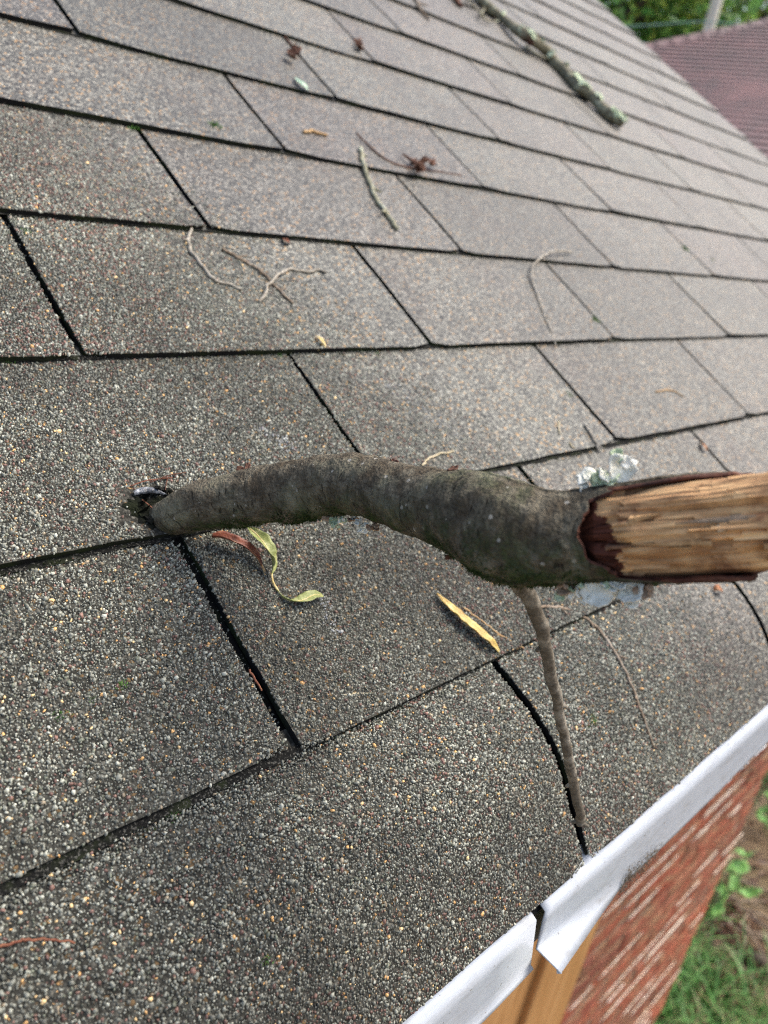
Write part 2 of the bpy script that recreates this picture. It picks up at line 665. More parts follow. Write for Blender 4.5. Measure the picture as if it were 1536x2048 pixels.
# ------------------------------------------------------------------ ground
gv = [(-60, -60, 0), (160, -60, 0), (160, 160, 0), (-60, 160, 0)]
ground = mesh_obj('ground', gv, [(0, 1, 2, 3)], MAT['soil'], smooth=False)
ground['kind'] = 'structure'

# ------------------------------------------------------------------ roof and shingles
RAKE_U = 2.16
U0 = -1.35
NROW = 21
TOPV = NROW * E
roof = empty('roof', roofp(0, 0, 0))
tag(roof, 'weathered grey brown three tab shingle roof slope pierced by the branch', kind='structure')

# deck: closed slab just under the shingles, following the drooping eave
prof = [(v, roof_h(v) - .0062) for v in (-.126, -.106, -.0903, -.0764, -.0646, -.048, -.0276)]
prof += [(0, -.0030), (.5, -.0030), (TOPV, -.0030)]
dv, df = [], []
for u in (U0, RAKE_U - .006):
    for v, h in prof:
        dv.append(roofp(u, v, h))
    for v, h in reversed(prof):
        dv.append(roofp(u, max(v, -.085), -.035))
n2 = len(prof) * 2
for i in range(n2):
    k = (i + 1) % n2
    df.append((i, k, n2 + k, n2 + i))
df.append(tuple(range(n2 - 1, -1, -1)))
df.append(tuple(range(n2, 2 * n2)))
mesh_obj('roof_deck', dv, df, MAT['asphalt'], roof, smooth=False)


def n1d(x, seed):
    return mnoise.noise(Vector((x, seed * 7.31, seed * 1.7)))


def slot_edge(row, k, v, side):
    """u of the edge of the slot number k in that row; side -1 left lip, +1 right lip"""
    off = 0.0 if row % 2 else 0.5
    s = row * 31.7 + k * 5.3
    c = (k + off) * W + .0016 * n1d(v * 22, s)
    half = .0026 + .0007 * n1d(k * 3.1 + row * 1.9, 4)
    if row <= 0:
        half += .0004
    return c + side * half + .0006 * n1d(v * 160, s + side)


HOLE = to_uvh(on_roof(330, 1032))
near_data = []          # (shingle object, row, uL, uR functions, ...)


def shingle(row, k):
    """tab between slot k and slot k+1 of that row"""
    off = 0.0 if row % 2 else 0.5
    ul, ur = (k + off) * W, (k + 1 + off) * W
    if ul > RAKE_U - .012:
        return
    near = row <= 3 and ul < .75
    nu, nv = (22, 12) if row == -1 and near else ((16, 8) if near else (7, 3))
    v0 = row * E
    if row == -1:
        v0 = -.1225
    r = random.Random(row * 1000 + k)
    edge_off = r.uniform(-.0013, .0013)
    tilt = r.uniform(-.0011, .0011)
    lift = r.uniform(0, .0012)
    verts, faces = [], []
    top_v = (row + 1) * E + .012
    rows_v = [v0 + (top_v - v0) * j / nv for j in range(nv + 1)]
    last = None

    def vbot(f):
        return v0 + edge_off + tilt * (2 * f - 1) + .0008 * n1d(f * 9, row * 3.3 + k) + .0004 * n1d(f * 55, row + k)

    def top(f, v):
        a = slot_edge(row, k, v, +1)
        b = slot_edge(row, k + 1, v, -1)
        b = min(b, RAKE_U + .0015 * n1d(v * 6, 9))
        u = a + (b - a) * f
        if row == -1 and v < 0:
            h = roof_h(v)
        else:
            g = (v - row * E) / E
            h = TH * (1 - g) + lift * max(0, 1 - g)
        h += .0007 * n1d(u * 9 + v * 4, row + .5) * max(0., 1 - (v - v0) / E)
        # dent where the branch punched through
        d = math.hypot(u - HOLE[0], v - HOLE[1])
        if d < .035 and row in (0, 1):
            h -= .004 * (1 - d / .035) ** 1.5
        return u, v, h

    for j in range(nv + 1):
        for i in range(nu + 1):
            f = i / nu
            v = rows_v[j]
            if j == 0:
                v = vbot(f)
                # rounded corners
                c = min(f, 1 - f) * W
                v += .0035 * max(0, 1 - c / .005) ** 2
            verts.append(roofp(*top(f, v)))
    N = (nu + 1) * (nv + 1)
    for j in range(nv):
        for i in range(nu):
            a = j * (nu + 1) + i
            faces.append((a, a + 1, a + nu + 2, a + nu + 1))
    ntop = len(faces)
    # thickness: butt edge, two sides
    ring = list(range(nu + 1)) + [(j + 1) * (nu + 1) + nu for j in range(nv)]
    left = [(j) * (nu + 1) for j in range(nv, 0, -1)]
    ring = left + ring
    base = len(verts)
    dn = UP_N * (.0042 if row > -1 else .0036)
    for idx in ring:
        verts.append(verts[idx] - dn)
    dup = len(verts)
    for idx in ring:
        verts.append(verts[idx].copy())
    for q in range(len(ring) - 1):
        faces.append((dup + q + 1, dup + q, base + q, base + q + 1))
    org = roofp((ul + min(ur, RAKE_U)) / 2, v0 + E / 2, 0)
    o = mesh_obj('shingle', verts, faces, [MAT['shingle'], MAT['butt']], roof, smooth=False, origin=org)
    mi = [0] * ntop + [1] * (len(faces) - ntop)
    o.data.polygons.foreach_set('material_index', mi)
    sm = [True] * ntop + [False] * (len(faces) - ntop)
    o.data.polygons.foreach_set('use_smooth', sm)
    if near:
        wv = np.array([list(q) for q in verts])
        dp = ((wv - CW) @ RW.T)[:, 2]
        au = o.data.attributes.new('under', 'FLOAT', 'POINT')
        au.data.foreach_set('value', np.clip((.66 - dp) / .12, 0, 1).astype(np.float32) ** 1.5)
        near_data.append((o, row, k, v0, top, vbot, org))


for row in range(-1, NROW):
    kmin = -4 if row < 12 else -3
    for k in range(kmin, 8):
        shingle(row, k)

# ---- loose mineral granules standing on the near shingles, one by one
PAL = np.array([(.062, .061, .056), (.100, .098, .090), (.145, .142, .131), (.195, .191, .176), (.255, .25, .23), (.345, .337, .315),
                (.12, .124, .102), (.115, .062, .054), (.17, .094, .080), (.52, .29, .125), (.62, .42, .23), (.24, .19, .145)]) * np.array([1.34, 1.38, 1.20])
PW = np.array([.13, .19, .21, .18, .11, .032, .07, .045, .025, .013, .009, .03])
PWM = np.array([.10, .16, .17, .15, .09, .03, .04, .14, .09, .010, .007, .03])
PW /= PW.sum()
PWM /= PWM.sum()
RWn = RW
CWn = CW


def granules(o, row, k, v0, top, vbot, org):
    off = 0.0 if row % 2 else 0.5
    ul, ur = (k + off) * W, (k + 1 + off) * W
    pitch = .00124
    us = np.arange(ul - .0035, ur + .0035, pitch)
    vv = np.arange(v0 - .002, (row + 1) * E + .003, pitch)
    U, V = np.meshgrid(us, vv)
    U[::2] += pitch / 2
    U = U.ravel() + RNG.normal(0, pitch * .30, U.size)
    V = V.ravel() + RNG.normal(0, pitch * .30, V.size)
    # cull what the photograph cannot see (with a margin) and what is too far to tell apart
    X = U
    Y = V * CP
    Z = V * SP + OZ
    if row == -1:
        hh = np.interp(V, EP[:, 0], EP[:, 1])
        Y = Y - hh * SP
        Z = Z + hh * CP
    c = (np.stack([X, Y, Z], 1) - CWn) @ RWn.T
    px = 768 + FPX * c[:, 0] / np.maximum(c[:, 2], .01)
    py = 1024 + FPX * c[:, 1] / np.maximum(c[:, 2], .01)
    keep = (c[:, 2] > .1) & (px > -170) & (px < 1700) & (py > -100) & (py < 2260)
    far = np.clip((.66 - c[:, 2]) / .12, 0, 1)
    keep &= RNG.random(U.size) < far
    # bald, worn places and the rim of the hole
    d = np.hypot(U - HOLE[0], V - HOLE[1])
    wob_ = np.array([mnoise.noise(Vector((u_ * 120, v_ * 120, 5.5))) for u_, v_ in zip(U, V)]) if d.min() < .05 else 0
    d2 = np.hypot(U - HOLE[0] + .010, (V - HOLE[1] - .006) * 1.2)
    keep &= RNG.random(U.size) < np.clip((np.minimum(d, d2 * 1.1) - .013 + wob_ * .008) / .006, .06, 1)
    U, V = U[keep], V[keep]
    if not len(U):
        return
    # clip to the outline, get heights
    pts = []
    rs_ = random.Random(row * 13 + k)
    for u, v in zip(U, V):
        a = slot_edge(row, k, v, +1)
        b = min(slot_edge(row, k + 1, v, -1), RAKE_U)
        f = (u - a) / (b - a)
        inside = -.0010 <= f <= 1.0010
        if not inside and (row == -1 or rs_.random() > .10):
            continue
        if inside and v < vbot(min(max(f, 0), 1)) + .0001:
            continue
        if v > (row + 1) * E - .0016 + .0012 * n1d(u * 90, row) and rs_.random() > .12:
            continue
        pts.append((u, v, 0.0 if inside else -.0034))
    if not pts:
        return
    P = np.array(pts)
    low = P[:, 2]
    P = P[:, :2]
    n = len(P)
    a0 = slot_edge(row, k, 0, +1)
    b0 = slot_edge(row, k + 1, 0, -1)
    H = np.empty(n)
    S = np.empty(n)
    for i in range(n):
        f = (P[i, 0] - a0) / (b0 - a0)
        H[i] = top(f, P[i, 1])[2]
        S[i] = (top(f, P[i, 1] + .002)[2] - H[i]) / .002
        if low[i] < 0:
            H[i] = -.0030 if row > -1 else H[i] - .006
    K = 5
    r = .00062 * np.exp(RNG.normal(0, .34, n))
    r = np.clip(r, .0003, .0013)
    asp = RNG.uniform(.5, 1.0, n)
    rot = RNG.uniform(0, 2 * np.pi, n)
    ang = (np.arange(K)[None, :] + RNG.uniform(-.38, .38, (n, K))) * 2 * np.pi / K
    rad = r[:, None] * RNG.uniform(.8, 1.2, (n, K))
    lx, ly = np.cos(ang) * rad, np.sin(ang) * rad * asp[:, None]
    cr, sr = np.cos(rot)[:, None], np.sin(rot)[:, None]
    gx, gy = lx * cr - ly * sr, lx * sr + ly * cr
    ts = RNG.uniform(.6, .92, (n, 1))
    sh = RNG.normal(0, .16, (n, 2)) * r[:, None]
    tx, ty = gx * ts + sh[:, :1], gy * ts + sh[:, 1:]
    ht = r * RNG.uniform(.35, .95, n)
    tz = ht[:, None] + RNG.normal(0, .3, (n, 1)) * (tx / 1) + RNG.normal(0, .3, (n, 1)) * ty + .00005
    bz = -.00035 * np.ones((n, K))
    lu = np.concatenate([gx, tx], 1)
    lv = np.concatenate([gy, ty], 1)
    lh = np.concatenate([bz, tz], 1)
    gu = P[:, :1] + lu
    gvv = P[:, 1:] + lv
    gh = H[:, None] + S[:, None] * lv + lh
    WX = gu - org.x
    WY = gvv * CP - gh * SP - org.y
    WZ = gvv * SP + gh * CP + OZ - org.z
    co = np.stack([WX, WY, WZ], 2).reshape(-1, 3)
    nv_ = n * 2 * K
    base = (np.arange(n) * 2 * K)[:, None, None]
    quads = np.array([[i, (i + 1) % K, K + (i + 1) % K, K + i] for i in range(K)])[None]
    q = (base + quads).reshape(n, -1)
    cap = (np.arange(n) * 2 * K)[:, None] + np.arange(K, 2 * K)[None]
    loops = np.concatenate([q, cap], 1).ravel()
    sizes = np.tile(np.array([4] * K + [K]), n)
    starts = np.concatenate([[0], np.cumsum(sizes)[:-1]])
    me = bpy.data.meshes.new('granules')
    me.vertices.add(nv_)
    me.vertices.foreach_set('co', co.ravel().astype(np.float32))
    me.loops.add(len(loops))
    me.loops.foreach_set('vertex_index', loops.astype(np.int32))
    me.polygons.add(len(sizes))
    me.polygons.foreach_set('loop_start', starts.astype(np.int32))
    # patchy mix of brown and grey stones
    mk = np.array([mnoise.noise(Vector((p[0] * 11, p[1] * 11, 3.3))) for p in P])
    mk = np.clip(mk * 2.0 + .10 + random.Random(row * 5 + k * 3).choice((-.25, 0, .1, .55)), 0, .95)
    c1 = RNG.choice(len(PAL), n, p=PW)
    c2 = RNG.choice(len(PAL), n, p=PWM)
    ci = np.where(RNG.random(n) < mk, c2, c1)
    col = PAL[ci] * RNG.uniform(.8, 1.25, (n, 1)) * random.Random(row * 77 + k).uniform(.80, 1.16) * np.clip(1 + .45 * np.array([mnoise.fractal(Vector((p[0] * 6, p[1] * 9, 1.7)), 1, 2, 3) for p in P]), .72, 1.25)[:, None]
    dirt = np.array([mnoise.fractal(Vector((p[0] * 17, p[1] * 17, 8.1)), 1, 2, 4) for p in P])
    col *= np.clip(1.02 - .5 * np.maximum(dirt - .05, 0), .55, 1.05)[:, None]
    for (x0_, y0_, x1_, y1_, wd_) in ((770, 768, 905, 868, .007), (520, 868, 575, 900, .005), (490, 480, 545, 530, .006), (640, 1200, 660, 1260, .004)):
        A_ = to_uvh(on_roof(x0_, y0_))
        B_ = to_uvh(on_roof(x1_, y1_))
        ab = np.array([B_[0] - A_[0], B_[1] - A_[1]])
        ap = P - np.array([A_[0], A_[1]])
        t_ = np.clip(ap @ ab / (ab @ ab), 0, 1)
        dd = np.hypot(*(ap - t_[:, None] * ab).T)
        hit = (RNG.random(n) < .55 * np.exp(-(dd / wd_) ** 2))
        col[hit] = col[hit] * .5 + np.array([.20, .205, .21])
    at = me.attributes.new('gcol', 'FLOAT_COLOR', 'POINT')
    full = np.ones((nv_, 4), np.float32)
    full[:, :3] = np.repeat(col, 2 * K, axis=0)
    at.data.foreach_set('color', full.ravel())
    me.materials.append(MAT['granule'])
    me.update(calc_edges=True)
    me.validate()
    g = bpy.data.objects.new('granules', me)
    g['kind'] = 'stuff'
    g.location = (0, 0, 0)
    link(g, o)
    return n


tot = 0
for nd in near_data:
    tot += granules(*nd) or 0
print('GRANULES', tot)

# rake board and ridge board closing the roof
rk = empty('rake_trim', roofp(RAKE_U, 0, 0))
tag(rk, 'pale trim board under the far gable edge of the shingle roof', 'trim')


def slab_uvh(name, u0, u1, v0, v1, h0, h1, mat, parent):
    vs_ = [roofp(u, v, h) for u in (u0, u1) for v in (v0, v1) for h in (h0, h1)]
    fs = [(0, 1, 3, 2), (4, 6, 7, 5), (0, 4, 5, 1), (2, 3, 7, 6), (0, 2, 6, 4), (1, 5, 7, 3)]
    return mesh_obj(name, vs_, fs, mat, parent, smooth=False)


slab_uvh('trim_board', RAKE_U - .05, RAKE_U - .012, -.06, TOPV, -.16, -.037, MAT['rake'], rk)
slab_uvh('trim_cap', RAKE_U - .055, RAKE_U - .008, -.06, TOPV, -.172, -.1605, MAT['rake'], rk)

# ------------------------------------------------------------------ eave: drip edge, fascia, soffit, wall, boards
EY = -.0965                         # outer face of the eave


def ruled(rows):
    """rows of equal length -> verts, quad faces"""
    verts = [p for r in rows for p in r]
    m = len(rows[0])
    faces = []
    for i in range(len(rows) - 1):
        for j in range(m - 1):
            a = i * m + j
            faces.append((a, a + 1, a + m + 1, a + m))
    return verts, faces


def drip_edge(stations, label, group):
    """stations: (u, top z, fold y, fold z, lip y, lip z, slant of the cut end)"""
    rows = []
    for (u, zt, fy, fz, ly, lz, cut) in stations:
        zt -= .0015
        wob = .0006 * n1d(u * 30, 2.2)
        jag = .0012 * n1d(u * 120, 5.2)
        row = [Vector((u, EY + .03, OZ - .0605)), Vector((u, EY + .004, zt + OZ + .0018)),
               Vector((u, EY + wob * .5, zt + OZ))]
        for q in (.25, .5, .75, 1):
            row.append(Vector((u + cut * q, EY + (fy - EY) * q + wob * (1 - abs(2 * q - 1)), zt + (fz - zt) * q + OZ)))
        row.append(Vector((u + cut * 1.1, fy + (ly - fy) * .5, fz + (lz - fz) * .5 + OZ)))
        row.append(Vector((u + cut * 1.2, ly, lz + jag + OZ)))
        row.append(Vector((u + cut * 1.2, ly + .0022, lz + jag - .0012 + OZ)))
        rows.append(row)
    v, f = ruled(rows)
    o = mesh_obj('drip_edge', v, f, MAT['white'], None, smooth=True, origin=Vector((stations[0][0], EY, OZ - .11)))
    md = o.modifiers.new('sheet', 'SOLIDIFY')
    md.thickness = .0008
    md.offset = 1
    tag(o, label, 'drip edge', group)
    return o


left_st = []
for i in range(40):
    u = -1.2 + i * (1.2 - .052) / 39
    zb = -.1315 - .006 * min(1, max(0, (-.05 - u) / .1))
    left_st.append((u, -.0868, EY - .0010, zb, EY - .0026, zb - .003, 0.0))
left_st[-1] = (-.052, -.0868, EY - .0010, -.129, EY - .0026, -.132, .010)
left_st[-2] = left_st[-2][:6] + (.004,)
drip_edge(left_st, 'white metal drip edge strip nearest the camera, ending in a dark gap', 'white drip edge strips along the eave')
right_st = []
us = list(np.linspace(-.0435, .14, 34)) + list(np.linspace(.15, 2.15, 50))
for u in us:
    t = min(1, max(0, (u + .0435) / .11))
    fz = -.1185 + (-.134 + .1185) * t
    ly = EY - .0165 * (1 - t) ** 1.2 - .0012
    lz = fz - .0015 - .004 * t - .007 * math.sin(math.pi * t) * .6
    if u > .07:
        lz = -.1395 + .003 * n1d(u * 8, 3) + .007 * min(1, max(0, (u - .12) / .18))
        fz = lz + .006
    fold_y = EY - .0008
    right_st.append((u, -.0868, fold_y, fz, ly, lz, (.003 if u < -.04 else 0)))
drip_edge(right_st, 'white metal drip edge strip with a kicked out bent corner, running to the far gable', 'white drip edge strips along the eave')

# grime and cracked paint crumbs at the lower edge of the strip
gb_v, gb_f = [], []
for i in range(700):
    u = .060 + .05 * rnd.random() ** 1.5
    zc = -.1385 + rnd.gauss(.005, .006) - (u - .068) * .02
    p = Vector((u, EY - .0026 - rnd.random() * .0016, zc + OZ))
    s = rnd.uniform(.0004, .0012)
    b = len(gb_v)
    for q in range(4):
        gb_v.append(p + Vector((rnd.uniform(-s, s), rnd.uniform(-s, s) * .5, rnd.uniform(-s, s))))
    gb_f += [(b, b + 1, b + 2), (b, b + 2, b + 3), (b, b + 3, b + 1), (b + 1, b + 3, b + 2)]
gr = mesh_obj('grime', gb_v, gb_f, MAT['grime'], None, smooth=False)
tag(gr, 'brown crumbly grime on the lower edge of the white drip edge', 'grime', kind='stuff')

# fascia board
fa = empty('fascia_board', Vector((0, -.08, OZ - .15)))
tag(fa, 'dark blue grey fascia strip showing below the white drip edge', 'fascia')


def box(name, x0, x1, y0, y1, z0, z1, mat, parent=None, bev=0.0):
    vs_ = [Vector((x, y, z)) for x in (x0, x1) for y in (y0, y1) for z in (z0, z1)]
    fs = [(0, 1, 3, 2), (4, 6, 7, 5), (0, 4, 5, 1), (2, 3, 7, 6), (0, 2, 6, 4), (1, 5, 7, 3)]
    org = Vector(((x0 + x1) / 2, (y0 + y1) / 2, z0))
    o = mesh_obj(name, vs_, fs, mat, parent, smooth=False, origin=org)
    if bev:
        b = o.modifiers.new('bevel', 'BEVEL')
        b.width = bev
        b.segments = 2
    return o


box('board', .05, 2.1, -.0935, -.07, OZ - .1475, OZ - .098, MAT['fascia'], fa, .002)
box('board', -1.2, .045, -.088, -.07, OZ - .139, OZ - .098, MAT['fascia'], fa, .002)
for (x, y, du) in ((1490, 1517, .004), (1527, 1482, .028), (1450, 1550, .05), (1330, 1680, .010), (1305, 1705, .008), (1275, 1738, .010), (1262, 1757, .006), (1500, 1508, .003)):
    p = at_y(x, y, -.0945)
    v, f = [], []
    sg = 10
    pts = [Vector((p.x + du * (i / sg - .5), -.0942 - .0006, OZ - .1445 + .0010 * n1d(i * .9 + x, 1))) for i in range(sg + 1)]
    rad = [.0013 * (1 + .5 * n1d(i * 1.3 + x, 2)) * (.35 if i in (0, sg) else 1) for i in range(sg + 1)]
    v, f = tube(pts, rad, 6, lambda i: Vector((0, -1, 0)))
    mesh_obj('paint_bead', v, f, MAT['crumb'], fa)

# soffit and house wall
WY_ = .13
sf = box('soffit', U0, 2.1, -.0695, WY_ + .02, OZ - .118, OZ - .108, MAT['soffit'])
tag(sf, 'painted soffit panel under the eave behind the fascia', 'soffit')
BR_U0, BR_U1 = .815, 1.75
wall = empty('brick_wall', Vector((BR_U1, WY_, 0)))
tag(wall, 'red brick house wall with pale smeared mortar below the eave', 'wall')
mort = box('mortar', BR_U0, BR_U1 - .005, WY_ + .0045, WY_ + .11, 0, OZ - .119, MAT['mortar'], wall)
bw, bh, bd, jt = .196, .057, .1, .0105


def brick_mesh(seed, length):
    r = random.Random(seed)
    nx, ny, nz = 7, 2, 3
    verts, faces = [], []
    L, H_, D_ = length / 2, bh / 2, bd / 2
    # front face grid and returns, edges chipped
    gx = np.linspace(-L, L, nx + 1)
    gz = np.linspace(-H_, H_, nz + 1)
    for k_, z in enumerate(gz):
        for i_, x in enumerate(gx):
            e = min(L - abs(x), H_ - abs(z))
            yy = -D_ + (.0028 if e < .001 else 0) + r.uniform(-.0012, .0012)
            xx = x * (1 - (.0022 / L if abs(x) > L - .001 else 0)) + r.uniform(-.001, .001)
            zz = z * (1 - (.0018 / H_ if abs(z) > H_ - .001 else 0)) + r.uniform(-.0009, .0009)
            verts.append(Vector((xx, yy, zz)))
    m = nx + 1
    for k_ in range(nz):
        for i_ in range(nx):
            a = k_ * m + i_
            faces.append((a, a + 1, a + m + 1, a + m))
    ring = list(range(m)) + [k_ * m + nx for k_ in range(1, nz + 1)] + [nz * m + i_ for i_ in range(nx - 1, -1, -1)] + [k_ * m for k_ in range(nz - 1, 0, -1)]
    b0 = len(verts)
    for idx in ring:
        v = verts[idx]
        s = Vector((math.copysign(L, v.x) if abs(v.x) > L - .006 else v.x, -D_ + .0045, math.copysign(H_, v.z) if abs(v.z) > H_ - .006 else v.z))
        verts.append(s)
    b1 = len(verts)
    for idx in ring:
        v = verts[b0 + ring.index(idx)]
        verts.append(Vector((v.x, D_, v.z)))
    n = len(ring)
    for q in range(n):
        k2 = (q + 1) % n
        faces.append((ring[q], b0 + q, b0 + k2, ring[k2]))
        faces.append((b0 + q, b1 + q, b1 + k2, b0 + k2))
    faces.append(tuple(range(b1, b1 + n)))
    me = bpy.data.meshes.new('brick')
    me.from_pydata([tuple(v) for v in verts], [], faces)
    me.materials.append(MAT['brick'])
    return me


BM = [brick_mesh(s, bw) for s in range(6)]
BH = [brick_mesh(20 + s, (bw - jt) / 2) for s in range(3)]
nrows = int((OZ - .13) / (bh + jt))
for rw_ in range(nrows):
    z = .006 + rw_ * (bh + jt) + bh / 2
    x = BR_U1
    first = True
    while x > BR_U0 + .03:
        if rw_ % 2 and first:
            me, ln = BH[rnd.randrange(3)], (bw - jt) / 2
        else:
            me, ln = BM[rnd.randrange(6)], bw
        first = False
        x0 = x - ln
        if x0 < BR_U0 - .005:
            me, ln = BH[rnd.randrange(3)], (bw - jt) / 2
            x0 = x - ln
            if x0 < BR_U0 - .03:
                break
        o = bpy.data.objects.new('brick', me)
        o.location = Vector((x0 + ln / 2, WY_ + bd / 2 + rnd.uniform(-.0022, .0012), z)) - wall.location
        o.rotation_euler = (rnd.gauss(0, .008), rnd.gauss(0, .004), rnd.gauss(0, .004))
        link(o, wall)
        x = x0 - jt
# smeared mortar ribbons standing on some joints
sm_v, sm_f = [], []
for i in range(95):
    rw_ = rnd.randrange(nrows)
    z = .006 + rw_ * (bh + jt) + rnd.choice((bh, bh, bh, 0)) + rnd.uniform(-.002, .002)
    x0 = rnd.uniform(BR_U0, BR_U1 - .12)
    ln = rnd.uniform(.05, .24)
    sg = 8
    pts = [Vector((x0 + ln * q / sg, WY_ - .0005, z + .0016 * n1d(q * .7 + i * 3, 3))) for q in range(sg + 1)]
    rad = [.0017 * (1 + .5 * n1d(q * .8 + i * 5, 4)) * (.3 if q in (0, sg) else 1) for q in range(sg + 1)]
    v, f = tube(pts, rad, 6, lambda i_: Vector((0, -1, 0)))
    b = len(sm_v)
    sm_v += v
    sm_f += [tuple(a + b for a in q) for q in f]
sm = mesh_obj('mortar_smear', sm_v, sm_f, MAT['mortar_pale'], wall)
sm['kind'] = 'stuff'
bx = box('wall_body', U0, BR_U1 - .01, WY_ + .112, WY_ + 3.0, 0, OZ - .119, MAT['siding'], wall)

case = empty('corner_boards', Vector((.7, WY_, 0)))
tag(case, 'three upright tan brown wooden boards beside the brick wall', 'boards')
box('board', .30, .588, WY_ - .004, WY_ + .03, 0, OZ - .119, MAT['tan'], case, .003)
box('board', .592, .697, WY_ - .016, WY_ + .03, 0, OZ - .119, MAT['tan'], case, .004)
box('board', .708, .806, WY_ - .006, WY_ + .03, 0, OZ - .119, MAT['tan'], case, .004)
box('board', -.4, .296, WY_ - .002, WY_ + .03, 0, OZ - .119, MAT['tan'], case, .003)
box('backing', U0, .8, WY_ + .031, WY_ + .1, 0, OZ - .119, MAT['fascia'], case)

# ------------------------------------------------------------------ the fallen branch
PATH = [(312, 1046, .437, .0190), (334, 1037, .427, .0195), (400, 1013, .418, .0252), (500, 993, .41, .0286), (600, 980, .397, .0298), (700, 969, .378, .0292), (800, 992, .353, .0288),
        (900, 1020, .32, .0308), (1000, 1053, .298, .0360), (1100, 1075, .288, .0335), (1180, 1070, .283, .0332), (1300, 1062, .272, .0350),
        (1420, 1054, .264, .0340), (1536, 1046, .258, .0335), (1640, 1040, .252, .032)]
NS = 330
smp = catmull(PATH, NS)
bpath = [at_depth(*s[:3]) for s in smp]
brad = [s[3] / 2 for s in smp]
bpx = smp[:, 0]
branch = empty('fallen_branch', bpath[8])
tag(branch, 'thick dark mossy branch with a torn end, stuck through the shingles', 'branch')
SEG = 72
to_cam = lambda P_: (lambda i: (C0 - P_[min(max(i, 0), len(P_) - 1)]))
bfr = frames(bpath, to_cam(bpath))
arc = [0.0]
for i in range(1, NS):
    arc.append(arc[-1] + (bpath[i] - bpath[i - 1]).length)
# which sign of e2 points downwards in the picture
dn_sign = 1 if (RW @ np.array(bfr[150][2]))[1] > 0 else -1


def ang_diff(a, b):
    d = (a - b + math.pi) % (2 * math.pi) - math.pi
    return abs(d)


def end_px(a):
    """place along the branch where the bark sleeve ends, by angle (0 faces the camera)"""
    d = abs((a + math.pi) % (2 * math.pi) - math.pi)
    base = 1172 + 80 * min(1, d / 1.2) ** 1.1
    if d > 1.2:
        base += 190 * min(1, (d - 1.2) / .16) + (60 if math.sin(a) * dn_sign > 0 else 0)
    if d > 1.6:
        base = 1480 + 100 * min(1, (d - 1.6))
    jag = 40 * mnoise.noise(Vector((math.cos(a) * 5, math.sin(a) * 5, 1.1))) + 30 * mnoise.noise(Vector((math.cos(a) * 14, math.sin(a) * 14, 2.1)))
    return base + jag * min(1, d * 1.2)


def bark_disp(i, a, P_):
    q = P_ * 60
    k_ = .07 * mnoise.noise(q) + .045 * mnoise.noise(P_ * 170) + .030 * mnoise.noise(P_ * 420) + .022 * mnoise.noise(P_ * 900)
    # ring scars
    k_ += .020 * mnoise.noise(Vector((arc[i] * 330, math.cos(a) * 1.5, math.sin(a) * 1.5)))
    # swelling where the side twig leaves, below
    x = bpx[i]
    down = max(0, math.cos(a - dn_sign * math.pi / 2))
    k_ += .14 * math.exp(-((x - 1030) / 55) ** 2) * down ** 2
    k_ += .10 * math.exp(-((x - 585) / 28) ** 2) * down ** 3 + .08 * math.exp(-((x - 470) / 22) ** 2) * down ** 3
    # creases, knots and scars
    for xc, dp_, wc in ((455, .035, 4), (548, .05, 5), (628, .03, 4), (735, .055, 6), (812, .04, 4), (868, .05, 6), (955, .04, 5), (1088, .05, 6), (1135, .03, 5)):
        off = 14 * mnoise.noise(Vector((math.cos(a) * 1.2, math.sin(a) * 1.2, xc * .1)))
        k_ -= dp_ * math.exp(-((x - xc - off) / wc) ** 2) * (.5 + .5 * mnoise.noise(Vector((math.cos(a) * 2, math.sin(a) * 2, xc))))
    for xc, ac, am, wx, wa in ((520, .5, .10, 16, .35), (690, -.7, .08, 20, .3), (835, .25, .11, 20, .3), (930, -.9, .14, 26, .4), (1120, .2, .07, 24, .3), (640, .9, .07, 14, .3)):
        dd = ang_diff(a, ac * dn_sign)
        k_ += am * math.exp(-((x - xc) / wx) ** 2 - (dd / wa) ** 2) - am * 1.1 * math.exp(-((x - xc) / (wx * .35)) ** 2 - (dd / (wa * .35)) ** 2)
    k_ += .05 * math.exp(-((x - 960) / 40) ** 2) * max(0, -math.sin(a) * dn_sign) ** 2
    return k_


# bark sleeve: rings run along the branch up to a ragged end
verts, faces, alg = [], [], []
i_start = 0
ends = []
for j in range(SEG):
    a = 2 * math.pi * j / SEG
    ends.append(end_px(a))
NB = 300


def branch_pt(x, a, rscale=1.0, dfun=bark_disp):
    """point on the branch surface at picture place x (fractional index) and angle a"""
    fi = np.interp(x, bpx, np.arange(NS))
    i = min(int(fi), NS - 2)
    f = fi - i
    c = bpath[i].lerp(bpath[i + 1], f)
    e1 = bfr[i][1].lerp(bfr[i + 1][1], f).normalized()
    e2 = bfr[i][2].lerp(bfr[i + 1][2], f).normalized()
    r = (brad[i] * (1 - f) + brad[i + 1] * f) * rscale
    d_ = e1 * math.cos(a) + e2 * math.sin(a)
    if dfun:
        r *= 1 + dfun(i, a, c + d_ * r)
    return c + d_ * r, d_, arc[i] * (1 - f) + arc[i + 1] * f


